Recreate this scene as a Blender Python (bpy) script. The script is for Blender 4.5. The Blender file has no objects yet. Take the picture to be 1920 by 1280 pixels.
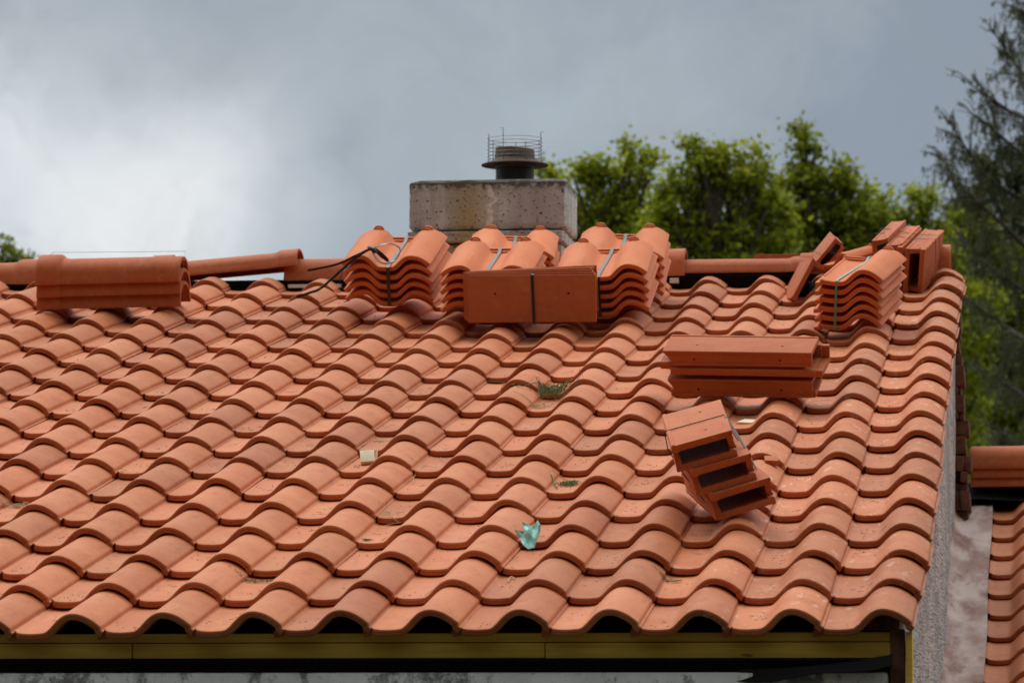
import bpy, bmesh, math, random
import numpy as np
from mathutils import Matrix, Vector
random.seed(7); rng = np.random.default_rng(7)
R = math.radians
S = bpy.context.scene

# ------------------------------------------------------------------ camera
# world origin: front right corner of the tiled roof; X along the eave, Y into the scene, Z up
CM = np.array([[0.9924594988446956, 0.010591819343988895, 0.12211452213360952],
               [0.1225730115194022, -0.0857607362965447, -0.9887471633117026],
               [0.0, 0.9962594589126161, -0.08641232855988304]])      # columns: camera right, up, back
CAM = np.array([0.30071935, -10.51148471, -0.20102882])
FPX = 150.55641463978714 / 36 * 1920
GROUND = -3.7
cd = bpy.data.cameras.new('camera'); cam = bpy.data.objects.new('camera', cd); S.collection.objects.link(cam)
cd.lens = 150.5564; cd.sensor_width = 36; cd.clip_start = 0.1; cd.clip_end = 3000
cam.matrix_world = Matrix([list(CM[i]) + [CAM[i]] for i in range(3)] + [[0, 0, 0, 1]])
cd.dof.use_dof = True; cd.dof.focus_distance = 12.8; cd.dof.aperture_fstop = 10.0
S.camera = cam

# ------------------------------------------------------------------ nodes helper
class NT:
    def __init__(s, tree):
        s.t = tree; s.t.nodes.clear()
    def n(s, kind, **kw):
        nd = s.t.nodes.new(kind)
        for k, v in kw.items():
            if k.startswith('i_'):
                key = k[2:]
                key = int(key) if key.isdigit() else key.replace('_', ' ')
                s.put(nd.inputs[key], v)
            else: setattr(nd, k, v)
        return nd
    def put(s, sock, v):
        if hasattr(v, 'is_output') or isinstance(v, bpy.types.NodeSocket): s.t.links.new(v, sock)
        else:
            if isinstance(v, (tuple, list)) and len(v) == 3 and sock.type == 'RGBA': v = (*v, 1)
            sock.default_value = v
    def math(s, op, a, b=None, c=None, clamp=False):
        m = s.n('ShaderNodeMath', operation=op, use_clamp=clamp)
        for i, v in enumerate((a, b, c)):
            if v is not None: s.put(m.inputs[i], v)
        return m.outputs[0]
    def vm(s, op, a, b=None, out=0):
        m = s.n('ShaderNodeVectorMath', operation=op)
        s.put(m.inputs[0], a)
        if b is not None: s.put(m.inputs[1], b)
        return m.outputs['Value' if op in ('LENGTH', 'DISTANCE', 'DOT_PRODUCT') else 'Vector']
    def mix(s, f, a, b, blend='MIX'):
        m = s.n('ShaderNodeMix', data_type='RGBA', blend_type=blend)
        s.put(m.inputs[0], f); s.put(m.inputs[6], a); s.put(m.inputs[7], b)
        return m.outputs[2]
    def noise(s, vec, scale, detail=3, rough=.55, out=0):
        m = s.n('ShaderNodeTexNoise'); s.put(m.inputs['Vector'], vec)
        m.inputs['Scale'].default_value = scale; m.inputs['Detail'].default_value = detail; m.inputs['Roughness'].default_value = rough
        return m.outputs[out]
    def ramp(s, v, lo, hi, a=0., b=1.):
        m = s.n('ShaderNodeMapRange', interpolation_type='SMOOTHSTEP'); s.put(m.inputs[0], v)
        for i, q in enumerate((lo, hi, a, b)): m.inputs[i + 1].default_value = q
        return m.outputs[0]

# ------------------------------------------------------------------ world: overcast sky, one soft sun
def pxdir(x, y):
    d = CM @ np.array([(x - 960) / FPX, -(y - 640) / FPX, -1.]); return d / np.linalg.norm(d)
def P(x, y, Y):                      # world point seen at photo pixel (x, y) at distance Y
    d = pxdir(x, y); k = (Y - CAM[1]) / d[1]; return CAM + k * d
SUN_EL, SUN_AZ = 60., 318.           # azimuth clockwise from +Y
W = bpy.data.worlds.new('World'); S.world = W; W.use_nodes = True
t = NT(W.node_tree)
tc = t.n('ShaderNodeTexCoord').outputs['Generated']
sky = t.n('ShaderNodeTexSky', sky_type='NISHITA', sun_disc=False, sun_elevation=R(SUN_EL), sun_rotation=R(SUN_AZ))
warp = t.vm('SUBTRACT', t.noise(tc, 14, 4, .55, 1), (.5, .5, .5))
sc_ = t.n('ShaderNodeVectorMath', operation='SCALE'); t.put(sc_.inputs[0], warp); sc_.inputs[3].default_value = .075
dv = t.vm('ADD', tc, sc_.outputs[0])
def patch(x, y, r_in, r_out):
    dd = t.vm('DISTANCE', dv, tuple(pxdir(x, y)))
    return t.ramp(dd, r_in / FPX, r_out / FPX, 1., 0.)
soft = t.noise(dv, 11, 6, .62)
col = t.mix(t.ramp(soft, .3, .7), (.300, .348, .410), (.365, .415, .47))
col = t.mix(t.math('MULTIPLY', patch(1700, 250, 200, 1300), .70), col, (.262, .312, .385))
col = t.mix(t.math('MULTIPLY', patch(650, 60, 100, 800), .75), col, (.385, .44, .495))
col = t.mix(t.math('MULTIPLY', patch(950, 330, 60, 600), .75), col, (.41, .475, .53))
col = t.mix(t.math('MULTIPLY', patch(150, 330, 80, 600), .85), col, (.62, .67, .705))
col = t.mix(t.math('MULTIPLY', patch(150, 520, 150, 560), .9), col, (.71, .765, .81))
col = t.mix(t.math('MULTIPLY', patch(280, 390, 60, 300), .9), col, (.86, .88, .89))
col = t.mix(t.math('MULTIPLY', patch(0, 330, 10, 150), .5), col, (.72, .76, .79))
col = t.mix(t.math('MULTIPLY', patch(-30, 160, 10, 150), .5), col, (.27, .32, .38))
col = t.mix(t.math('MULTIPLY', patch(560, 330, 20, 230), .35), col, (.33, .385, .45))
col = t.mix(t.math('MULTIPLY', patch(380, -60, 20, 300), .35), col, (.27, .32, .375))
mott = t.noise(dv, 26, 5, .6)
col = t.mix(t.math('MULTIPLY', t.ramp(mott, .42, .66), .30), col, (.28, .315, .355))
col = t.mix(t.math('MULTIPLY', t.ramp(soft, .48, .70), .25), col, (.52, .57, .60))
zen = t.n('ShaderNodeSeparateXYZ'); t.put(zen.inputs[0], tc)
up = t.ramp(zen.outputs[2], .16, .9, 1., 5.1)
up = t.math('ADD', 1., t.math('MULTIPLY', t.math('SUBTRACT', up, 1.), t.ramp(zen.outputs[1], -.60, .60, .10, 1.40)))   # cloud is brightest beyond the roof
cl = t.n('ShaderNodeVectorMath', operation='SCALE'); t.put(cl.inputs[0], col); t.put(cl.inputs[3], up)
sk = t.n('ShaderNodeVectorMath', operation='SCALE'); t.put(sk.inputs[0], sky.outputs[0]); sk.inputs[3].default_value = .06
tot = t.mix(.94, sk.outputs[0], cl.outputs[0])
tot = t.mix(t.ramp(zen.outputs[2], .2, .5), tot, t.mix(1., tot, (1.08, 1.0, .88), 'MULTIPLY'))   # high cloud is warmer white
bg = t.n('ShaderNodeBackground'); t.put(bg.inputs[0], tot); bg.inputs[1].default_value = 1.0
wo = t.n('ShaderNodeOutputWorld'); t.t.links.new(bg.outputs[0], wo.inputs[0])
ld = bpy.data.lights.new('sun', 'SUN'); ld.energy = 1.1; ld.angle = R(25); ld.color = (1, .96, .9)
sun = bpy.data.objects.new('sun', ld); S.collection.objects.link(sun)
sd = Vector((math.sin(R(SUN_AZ)) * math.cos(R(SUN_EL)), math.cos(R(SUN_AZ)) * math.cos(R(SUN_EL)), math.sin(R(SUN_EL))))
sun.rotation_euler = sd.to_track_quat('Z', 'Y').to_euler()
S.view_settings.view_transform = 'Standard'; S.view_settings.look = 'None'
S.view_settings.exposure = 0.0; S.view_settings.gamma = 1.0

# ------------------------------------------------------------------ materials
MATS = {}
def mat(name, fn):
    m = bpy.data.materials.new(name); m.use_nodes = True; t = NT(m.node_tree)
    b = t.n('ShaderNodeBsdfPrincipled'); o = t.n('ShaderNodeOutputMaterial'); t.t.links.new(b.outputs[0], o.inputs[0])
    fn(t, b, o); MATS[name] = m; return m
def objco(t): return t.n('ShaderNodeTexCoord').outputs['Object']
def bump(t, b, h, strength=.4, dist=.002):
    n = t.n('ShaderNodeBump'); t.put(n.inputs['Height'], h); n.inputs['Strength'].default_value = strength; n.inputs['Distance'].default_value = dist
    t.t.links.new(n.outputs[0], b.inputs['Normal'])
def plain(name, c, rough=.7, noise=.15, scale=30, spec=.4, bmp=0.):
    def fn(t, b, o):
        v = objco(t); n = t.noise(v, scale, 4)
        c2 = tuple(x * (1 - noise * 2) for x in c); c3 = tuple(min(1, x * (1 + noise)) for x in c)
        t.put(b.inputs['Base Color'], t.mix(n, c2, c3)); b.inputs['Roughness'].default_value = rough
        b.inputs['Specular IOR Level'].default_value = spec
        if bmp: bump(t, b, t.noise(v, scale * 4, 4), bmp)
    return mat(name, fn)
def clay(name, base, dust, tone_amp=.16, stain=.35):
    def fn(t, b, o):
        v = objco(t)
        at = t.n('ShaderNodeAttribute', attribute_name='tone').outputs['Fac']
        oi = t.n('ShaderNodeObjectInfo').outputs['Random']
        n1 = t.noise(v, 5, 4); n2 = t.noise(v, 38, 5, .6); n3 = t.noise(v, 260, 3, .6)
        c = t.mix(t.ramp(n1, .3, .7), base, dust)
        c = t.mix(t.math('MULTIPLY', t.ramp(n2, .45, .8), .5), c, tuple(x * .80 for x in base))
        # fired patches: some tiles a little greyer or redder
        c = t.mix(t.math('MULTIPLY', t.ramp(at, .72, 1.0), .30), c, (.42, .17, .095))
        # faint water stains and dust running down the slope
        ws = t.noise(t.vm('MULTIPLY', v, (1, .16, 1)), 34, 4, .65); c = t.mix(t.math('MULTIPLY', t.ramp(ws, .50, .72), .38), c, tuple(x * .66 for x in base))
        ds = t.noise(t.vm('MULTIPLY', v, (1, .5, 1)), 15, 5, .7); c = t.mix(t.math('MULTIPLY', t.ramp(ds, .52, .70), .40), c, (.58, .22, .095))
        # dark specks and pale scuffs
        c = t.mix(t.math('MULTIPLY', t.ramp(n3, .68, .76), .45), c, (.10, .045, .03))
        pale = t.noise(t.vm('MULTIPLY', v, (1, .35, 1)), 46, 3, .7)
        c = t.mix(t.math('MULTIPLY', t.ramp(pale, .70, .78), .55), c, (.68, .38, .24))
        if name == 'clay_roof':          # pale mortar smears on the two columns by the verge
            sx = t.n('ShaderNodeSeparateXYZ'); t.put(sx.inputs[0], v)
            sm = t.noise(t.vm('MULTIPLY', v, (1, .3, 1)), 28, 5, .75)
            c = t.mix(t.math('MULTIPLY', t.math('MULTIPLY', t.ramp(sx.outputs[0], 2.3, 2.6), t.ramp(sm, .57, .68)), .55), c, (.72, .52, .40))
        br = t.math('ADD', t.math('MULTIPLY', t.math('SUBTRACT', at, .5), tone_amp * 1.6), 1.)
        br = t.math('ADD', br, t.math('MULTIPLY', t.math('SUBTRACT', oi, .5), tone_amp))
        s = t.n('ShaderNodeVectorMath', operation='SCALE'); t.put(s.inputs[0], c); t.put(s.inputs[3], br)
        t.put(b.inputs['Base Color'], s.outputs[0])
        b.inputs['Roughness'].default_value = .68; b.inputs['Specular IOR Level'].default_value = .22
        bump(t, b, t.math('ADD', t.noise(v, 420, 3), t.math('MULTIPLY', n2, 1.5)), .25, .0012)
    return mat(name, fn)
clay('clay_roof', (.490, .143, .052), (.555, .192, .080), .24)
clay('clay_new', (.66, .170, .050), (.70, .204, .070), .10)
clay('clay_verge', (.48, .116, .034), (.53, .146, .050), .14)
clay('clay_ridge', (.45, .100, .027), (.50, .126, .040), .14)
plain('hole', (.02, .008, .005), .9, 0)
plain('black_sheet', (.010, .010, .011), .75, .2, 8, .2)
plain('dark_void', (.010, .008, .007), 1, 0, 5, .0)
plain('rafter', (.55, .36, .24), .85, .25, 14, .2, .4)
plain('brown_block', (.20, .095, .060), .9, .45, 30, .2, .5)
plain('steel_wire', (.16, .15, .14), .4, .1, 50, .5)
plain('flue_metal', (.09, .085, .08), .32, .35, 16, .5)
plain('rim_metal', (.17, .15, .115), .7, .3, 18)
plain('rusty_disc', (.105, .062, .042), .7, .35, 22, .3, .3)
plain('white_piece', (.70, .74, .72), .8, .08)
plain('wood_block', (.88, .78, .54), .75, .10, 40, .3)
plain('straw', (.56, .46, .26), .8, .2)
plain('weed', (.16, .20, .06), .8, .3, 60)
plain('brown_bits', (.10, .045, .028), .9, .4, 90)
plain('bark', (.13, .105, .085), .95, .3, 9, .2, .6)
plain('grass', (.048, .045, .026), .95, .3, 2, .2)
plain('mortar', (.35, .30, .27), .95, .25, 24, .1, .6)
def strap_fn(c, m=0.):
    def fn(t, b, o):
        t.put(b.inputs['Base Color'], c); b.inputs['Roughness'].default_value = .33; b.inputs['Specular IOR Level'].default_value = .6
    return fn
mat('strap_black', strap_fn((.014, .015, .016))); mat('strap_teal', strap_fn((.07, .30, .24)))
def pine(t, b, o):
    v = objco(t); g = t.noise(t.vm('MULTIPLY', v, (1.2, 1, 34)), 3.2, 4, .6)
    n = t.noise(v, 2.3, 3)
    c = t.mix(t.ramp(g, .35, .65), (.72, .46, .055), (.88, .60, .11)); c = t.mix(t.ramp(n, .35, .7), c, (.58, .35, .055))
    k = t.noise(t.vm('MULTIPLY', v, (1, 1, 2.5)), 11, 1); c = t.mix(t.math('MULTIPLY', t.ramp(k, .76, .80), .7), c, (.12, .06, .02))
    t.put(b.inputs['Base Color'], c); b.inputs['Roughness'].default_value = .7; bump(t, b, g, .3)
mat('treated_pine', pine)
def plaster(t, b, o):                 # old limewash with black mould blotches
    v = objco(t); n = t.noise(v, 5, 6, .7); n2 = t.noise(t.vm('MULTIPLY', v, (1, 1, .8)), 8, 6, .7); n3 = t.noise(v, 45, 4)
    c = t.mix(t.ramp(n, .35, .65), (.72, .73, .74), (.90, .91, .92))
    c = t.mix(t.math('MULTIPLY', t.ramp(n2, .50, .60), .85), c, (.12, .115, .105)); c = t.mix(t.math('MULTIPLY', t.ramp(n3, .6, .7), .4), c, (.09, .085, .08))
    t.put(b.inputs['Base Color'], c); b.inputs['Roughness'].default_value = .92; bump(t, b, n2, .6, .006)
mat('mouldy_plaster', plaster)
def render_(t, b, o):                 # grey cement render of the gable
    v = objco(t); n = t.noise(v, 2.2, 5, .6); s = t.noise(t.vm('MULTIPLY', v, (1, .05, .8)), 30, 4, .7); f = t.noise(t.vm('MULTIPLY', v, (1, .03, 1)), 120, 3, .7)
    c = t.mix(t.ramp(n, .3, .7), (.40, .395, .38), (.62, .60, .57)); c = t.mix(t.math('MULTIPLY', t.ramp(s, .4, .7), .5), c, (.20, .20, .19))
    c = t.mix(t.math('MULTIPLY', t.ramp(f, .48, .62), .6), c, (.15, .15, .145)); t.put(b.inputs['Base Color'], c); b.inputs['Roughness'].default_value = .95
    bump(t, b, t.math('ADD', f, s), 1., .012)
mat('cement_render', render_)
def concrete(t, b, o):                # chimney: local x 0..w, z 0..h
    v = objco(t); n = t.noise(v, 6, 5, .65); st = t.noise(t.vm('MULTIPLY', v, (1, 1, .12)), 8, 4, .6); f = t.noise(v, 120, 4, .7); p = t.noise(v, 70, 2, .5)
    sx = t.n('ShaderNodeSeparateXYZ'); t.put(sx.inputs[0], v); X, Z = sx.outputs[0], sx.outputs[2]
    c = t.mix(t.ramp(n, .3, .7), (.46, .54, .53), (.76, .88, .88)); c = t.mix(t.math('MULTIPLY', t.ramp(st, .46, .60), .75), c, (.42, .45, .44))
    def band(lo, mid, hi): return t.math('MULTIPLY', t.ramp(X, lo, mid), t.ramp(X, mid, hi, 1., 0.))
    wob = t.math('ADD', .35, t.math('MULTIPLY', n, .9))
    c = t.mix(t.math('MULTIPLY', t.math('MULTIPLY', band(.13, .25, .40), wob), 1.), c, (.44, .41, .20))
    c = t.mix(t.math('MULTIPLY', t.math('MULTIPLY', band(.36, .54, .70), wob), .9), c, (.42, .43, .44))
    c = t.mix(t.math('MULTIPLY', t.math('MULTIPLY', band(-.1, .04, .10), wob), .45), c, (.22, .22, .225))
    # crumbly dark lichen along the top edge
    top = t.math('MULTIPLY', t.ramp(Z, .150, .188), t.ramp(t.noise(v, 26, 5, .7), .40, .52)); c = t.mix(t.math('MULTIPLY', top, .85), c, (.045, .038, .03))
    c = t.mix(t.math('MULTIPLY', t.ramp(p, .61, .66), .9), c, (.05, .048, .05)); c = t.mix(t.math('MULTIPLY', t.ramp(f, .56, .68), .45), c, (.12, .11, .10))
    c = t.mix(t.math('MULTIPLY', t.ramp(Z, .184, .194), t.ramp(t.noise(v, 18, 4, .7), .30, .50, .35, .9)), c, (.10, .09, .075))
    # white lime run
    wx = t.math('ADD', X, t.math('MULTIPLY', t.math('SUBTRACT', t.noise(t.vm('MULTIPLY', v, (.2, 1, 1)), 13, 3), .5), .16))
    ln = t.math('MULTIPLY', t.ramp(t.math('ABSOLUTE', t.math('SUBTRACT', wx, .342)), .006, .016, 1., 0.), t.ramp(t.noise(v, 60, 3, .7), .36, .55))
    c = t.mix(t.math('MULTIPLY', ln, t.ramp(Z, .19, .16)), c, (.90, .90, .86))
    t.put(b.inputs['Base Color'], c); b.inputs['Roughness'].default_value = .95; bump(t, b, t.math('ADD', f, t.math('MULTIPLY', p, 1.2)), .7, .005)
mat('old_concrete', concrete)
def flash_(t, b, o):                  # dusty butyl flashing strip, pinkish grey
    v = objco(t); n = t.noise(t.vm('MULTIPLY', v, (1, .2, 1)), 9, 4); w = t.noise(t.vm('MULTIPLY', v, (1, .22, 1)), 12, 4, .6)
    c = t.mix(t.ramp(n, .35, .65), (.36, .225, .19), (.58, .45, .41)); c = t.mix(t.math('MULTIPLY', t.ramp(w, .45, .7), .8), c, (.20, .085, .06))
    t.put(b.inputs['Base Color'], c); b.inputs['Roughness'].default_value = .85; b.inputs['Specular IOR Level'].default_value = .15
mat('flashing', flash_)
def scrap_(t, b, o):
    v = objco(t); t.put(b.inputs['Base Color'], t.mix(t.ramp(t.noise(v, 40, 3), .35, .65), (.20, .62, .54), (.46, .80, .73))); b.inputs['Roughness'].default_value = .45
mat('teal_plastic', scrap_)
def leafm(name, a, b_, c_):
    def fn(t, b, o):
        at = t.n('ShaderNodeAttribute', attribute_name='tone').outputs['Fac']
        c = t.mix(t.ramp(at, 0, .5), a, b_); c = t.mix(t.ramp(at, .5, 1.), c, c_)
        t.put(b.inputs['Base Color'], c); b.inputs['Roughness'].default_value = .55; b.inputs['Specular IOR Level'].default_value = .25
        tr = t.n('ShaderNodeBsdfTranslucent'); t.put(tr.inputs[0], c)
        mx = t.n('ShaderNodeMixShader'); mx.inputs[0].default_value = .45
        t.t.links.new(b.outputs[0], mx.inputs[1]); t.t.links.new(tr.outputs[0], mx.inputs[2]); t.t.links.new(mx.outputs[0], o.inputs[0])
    return mat(name, fn)
leafm('leaf_bright', (.10, .135, .008), (.34, .39, .020), (.62, .62, .042))
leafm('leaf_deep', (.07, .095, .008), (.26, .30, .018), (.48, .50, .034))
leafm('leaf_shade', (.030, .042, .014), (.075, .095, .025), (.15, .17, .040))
leafm('needle', (.075, .090, .040), (.15, .175, .078), (.26, .28, .13))

# ------------------------------------------------------------------ object helpers
COL = S.collection.objects
def tag(o, label=None, cat=None, group=None, kind=None):
    if label: o['label'] = label
    if cat: o['category'] = cat
    if group: o['group'] = group
    if kind: o['kind'] = kind
    return o
def thing(name, label, cat, M=None, group=None):
    o = bpy.data.objects.new(name, None); o.empty_display_size = .1; COL.link(o)
    if M is not None: o.matrix_world = M
    return tag(o, label, cat, group)
class MB:
    def __init__(s): s.V = []; s.F = []; s.m = []; s.tone = []; s.n = 0
    def add(s, V, F, mi=0, tone=.5):
        V = np.asarray(V, float).reshape(-1, 3); s.V.append(V)
        s.F += [tuple(i + s.n for i in f) for f in F]; s.m += [mi] * len(F); s.tone.append(np.full(len(V), tone)); s.n += len(V)
    def grid(s, G, mi=0, tone=.5, cu=False, cv=False, flip=False):
        G = np.asarray(G, float); a, b = G.shape[:2]; F = []
        for i in range(a if cu else a - 1):
            for j in range(b if cv else b - 1):
                q = (i * b + j, ((i + 1) % a) * b + j, ((i + 1) % a) * b + (j + 1) % b, i * b + (j + 1) % b)
                F.append(q[::-1] if flip else q)
        s.add(G, F, mi, tone)
    def box(s, lo, hi, mi=0, tone=.5, bev=0., M=None):
        bm = bmesh.new(); r = bmesh.ops.create_cube(bm, size=1)
        for v in bm.verts: v.co = Vector([lo[i] + (v.co[i] + .5) * (hi[i] - lo[i]) for i in range(3)])
        s.bm(bm, mi, tone, bev, M)
    def bm(s, bm, mi=0, tone=.5, bev=0., M=None):
        if bev: bmesh.ops.bevel(bm, geom=bm.edges[:], offset=bev, segments=2, affect='EDGES', profile=.6)
        if M is not None: bm.transform(M)
        bmesh.ops.recalc_face_normals(bm, faces=bm.faces[:])
        bm.verts.index_update(); s.add([v.co[:] for v in bm.verts], [[v.index for v in f.verts] for f in bm.faces], mi, tone); bm.free()
    def tube(s, pts, r, n=6, mi=0, tone=.5, cap=True):
        pts = [np.array(p, float) for p in pts]; rr = r if isinstance(r, (list, tuple, np.ndarray)) else [r] * len(pts); G = []
        ref = np.array([.13, .21, .97])
        for i, p in enumerate(pts):
            d = pts[min(i + 1, len(pts) - 1)] - pts[max(i - 1, 0)]; d = d / (np.linalg.norm(d) + 1e-12)
            if abs(d @ ref) > .95: ref = np.array([.9, .3, .1])
            u = np.cross(d, ref); u /= np.linalg.norm(u); w = np.cross(d, u)
            G.append([p + rr[i] * (math.cos(2 * math.pi * k / n) * u + math.sin(2 * math.pi * k / n) * w) for k in range(n)])
        s.grid(G, mi, tone, cv=True)
        if cap:
            k = len(G); s.F.append(tuple(s.n - n + i for i in range(n))); s.F.append(tuple(s.n - n * k + i for i in range(n))[::-1]); s.m += [mi, mi]
    def ribbon(s, pts, w, side, th=.0009, mi=0):
        side = np.array(side, float); side /= np.linalg.norm(side); pts = [np.array(p, float) for p in pts]; G = []
        for i, p in enumerate(pts):
            d = pts[min(i + 1, len(pts) - 1)] - pts[max(i - 1, 0)]; d /= np.linalg.norm(d) + 1e-12
            u = side - (side @ d) * d; u /= np.linalg.norm(u); nn = np.cross(u, d)
            G.append([p - u * w / 2 + nn * th, p + u * w / 2 + nn * th, p + u * w / 2 - nn * th, p - u * w / 2 - nn * th])
        s.grid(G, mi, cv=True)
    def mesh(s, name, mats, sharp=35):
        me = bpy.data.meshes.new(name); V = np.concatenate(s.V); me.from_pydata(V.tolist(), [], s.F)
        for m in mats: me.materials.append(MATS[m])
        if max(s.m): me.polygons.foreach_set('material_index', s.m)
        a = me.attributes.new('tone', 'FLOAT', 'POINT'); a.data.foreach_set('value', np.concatenate(s.tone))
        me.validate(); me.shade_smooth(); me.set_sharp_from_angle(angle=R(sharp)); return me
    def build(s, name, mats, parent=None, sharp=35):
        if isinstance(mats, str): mats = [mats]
        o = bpy.data.objects.new(name, s.mesh(name, mats, sharp)); COL.link(o); o.parent = parent; return o
def dup(o, parent, M=None):
    c = o.copy(); COL.link(c); c.parent = parent
    if M is not None: c.matrix_basis = M
    return c

# ------------------------------------------------------------------ roof frame
TH = R(13.305277644); CT, ST = math.cos(TH), math.sin(TH)
RF = Matrix(((1, 0, 0, 0), (0, CT, -ST, 0), (0, ST, CT, 0), (0, 0, 0, 1)))     # (along eave, up slope, off slope) -> world
TW, TC = .225, .37125                # cover width and course of a tile
QU = [0.0008, 0.0171, -0.0203, -0.0115, 0.0169, 0.0013, -0.0322, 0.0312, -0.0014, 0.022]
QH = [-0.0002, 0.0056, -0.0099, 0.0064, 0.0102, -0.0116, -0.0038, 0.0224, -0.008, -0.0003]
ROWDU = {0: -.0025, 2: .006, 3: .0015, 7: -.0015, 8: -.005, 9: .0015, 12: .003, 13: .003, 14: .003, 16: .0025, 17: -.007}
def sag(k, j):                       # the old roof is not flat: sideways drift and sag of a tile
    a = min(k, 13.5) / 7. - 1; b = min(max(j, 0), 17) / 9. - 1
    B = [1, a, b, a * a, a * b, b * b, a ** 3, a * a * b, a * b * b, b ** 3]
    return sum(x * y for x, y in zip(B, QU)), sum(x * y for x, y in zip(B, QH))
def pose(a, b, h, yaw=0, tilt=0, roll=0):
    return RF @ Matrix.Translation((a, b, h)) @ Matrix.Rotation(R(yaw), 4, 'Z') @ Matrix.Rotation(R(tilt), 4, 'X') @ Matrix.Rotation(R(roll), 4, 'Y')

# S-shaped tile: pan on the left, roll on the right
def smooth(x): x = min(max(x, 0), 1); return x * x * (3 - 2 * x)
def prof_s():
    pts = [(-.020, -.010), (-.006, -.009), (-.003, .002), (.006, .003), (.012, .0005)]
    for s, z in ((.12, -.0010), (.2, -.0016), (.27, -.0010), (.32, 0)): pts.append((s * TW, z))
    for s, z in ((.355, .0012), (.385, .0050), (.42, .0120), (.46, .0218), (.50, .0308), (.54, .0385), (.58, .0440), (.62, .0476), (.66, .0493), (.70, .0494), (.74, .0482),
                 (.78, .0460), (.82, .0427), (.86, .0384), (.90, .0331), (.94, .0268), (.975, .0205), (.995, .0165)): pts.append((s * TW, z))
    pts += [(TW * 1.003, .0140), (TW * 1.005, .006), (TW * 1.03, .0025)]
    return pts
def prof_double():
    pts = []; A = .074; B = .266; Wd = .34; K = ((0, 1), (.06, .998), (.12, .98), (.24, .925), (.35, .84), (.47, .70), (.59, .51), (.70, .32), (.80, .155), (.90, .035), (1., .0))
    for x in (0, .004, .011, .020, .031, .044, .058, .070): pts.append((x, .044 - .032 * ((A - x) / A) ** 2.1))
    for u, h in K: pts.append((A + u * .074, .044 * h))
    for x in (.160, .170, .180): pts.append((x, -.001))
    for u, h in K[::-1]: pts.append((B - u * .074, .044 * h))
    for x in (.270, .282, .296, .309, .320, .329, .336, .340): pts.append((x, .044 - .032 * ((x - B) / (Wd - B)) ** 2.1))
    return pts
def shell(pts, L, th, tilt_drop=0., c=1., rib=True, rows=(.14, .5), cutlip=False):
    """closed tile shell as a grid [ring][profile]; y from 0 (lower edge) to L"""
    p = np.array(pts); d = np.gradient(p, axis=0); n = np.stack([-d[:, 1], d[:, 0]], 1); n /= np.linalg.norm(n, axis=1)[:, None]
    def ring(y, off): q = p + n * off; return [[q[i, 0], y, q[i, 1] + tilt_drop * (1 - y / c)] for i in range(len(p))]
    G = [ring(L, -th)] + [ring(L * r, -th) for r in rows[::-1]] + [ring(.004, -th)]
    G += [ring(.0012, -th + .0018), ring(0, -th + .004)]
    if rib: G += [ring(.0, -th * .56), ring(.0017, -th * .52), ring(.0017, -th * .46), ring(.0, -th * .42)]
    G += [ring(0, -.0042), ring(.0014, -.0015), ring(.0045, -.0003), ring(.010, 0)] + [ring(L * r, 0) for r in rows] + [ring(L, 0)]
    G = np.array(G)
    if cutlip:                           # the interlock lip at the left starts a little up the tile
        for i, w in ((0, 1.), (1, 1.), (2, .8), (3, .35), (4, .15)):
            G[1:-1, i, 1] += .030 * w * np.clip(1 - G[1:-1, i, 1] / .06, 0, 1)
    return G
def add_shell(mb, G, tone=.5, M=None):
    G = G.copy()
    if M is not None: G = G @ M[0].T + M[1]
    mb.grid(G, 0, tone, cu=True, flip=True)
    a, b = G.shape[:2]; n0 = mb.n - a * b          # side caps
    mb.F.append(tuple(n0 + i * b for i in range(a))); mb.F.append(tuple(n0 + i * b + b - 1 for i in range(a))[::-1]); mb.m += [0, 0]
def small_rot(yaw, roll, pitch):
    cy, sy = math.cos(yaw), math.sin(yaw); Rz = np.array([[cy, -sy, 0], [sy, cy, 0], [0, 0, 1]])
    return Rz @ np.array([[1, 0, roll], [0, 1, -pitch], [-roll, pitch, 1]])
STEP = .0215; TTH = .0185
def tile_field(cols, rows, k_of, frame=None, last_len=None, jit=1., use_sag=True, missing=()):
    """one mesh with every laid tile; frame maps (a, b, h) -> parent space"""
    mb = MB(); full = shell(prof_s(), .425, TTH, STEP, TC, cutlip=True); cut = shell(prof_s(), last_len or .425, TTH, STEP, TC, cutlip=True)
    for j in rows:
        rj = rng.normal(0, .0011) * jit
        for k in cols:
            if (k, j) in missing: continue
            du, dh = sag(k, j) if use_sag else (0, 0)
            du += ROWDU.get(j, 0) if use_sag else 0
            x = -(k + 1) * TW + du + rng.normal(0, .0013) * jit; y = j * TC + rj + rng.normal(0, .0016) * jit; z = dh - .015 + rng.normal(0, .0003) * jit
            M = (small_rot(rng.normal(0, .006) * jit, rng.normal(0, .005) * jit, rng.normal(0, .0013) * jit), np.array([x, y, z]))
            add_shell(mb, cut if (last_len and j == rows[-1]) else full, float(rng.random()), M)
    V = np.concatenate(mb.V); h = np.c_[V, np.ones(len(V))] @ np.array(frame if frame is not None else Matrix.Identity(4)).T
    mb.V = [h[:, :3]]; return mb

# ================================================================== the setting
g = MB(); g.grid([[(-900, -900, GROUND), (-900, 1500, GROUND)], [(900, -900, GROUND), (900, 1500, GROUND)]], flip=True)
tag(g.build('ground', 'grass'), kind='structure')

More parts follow.
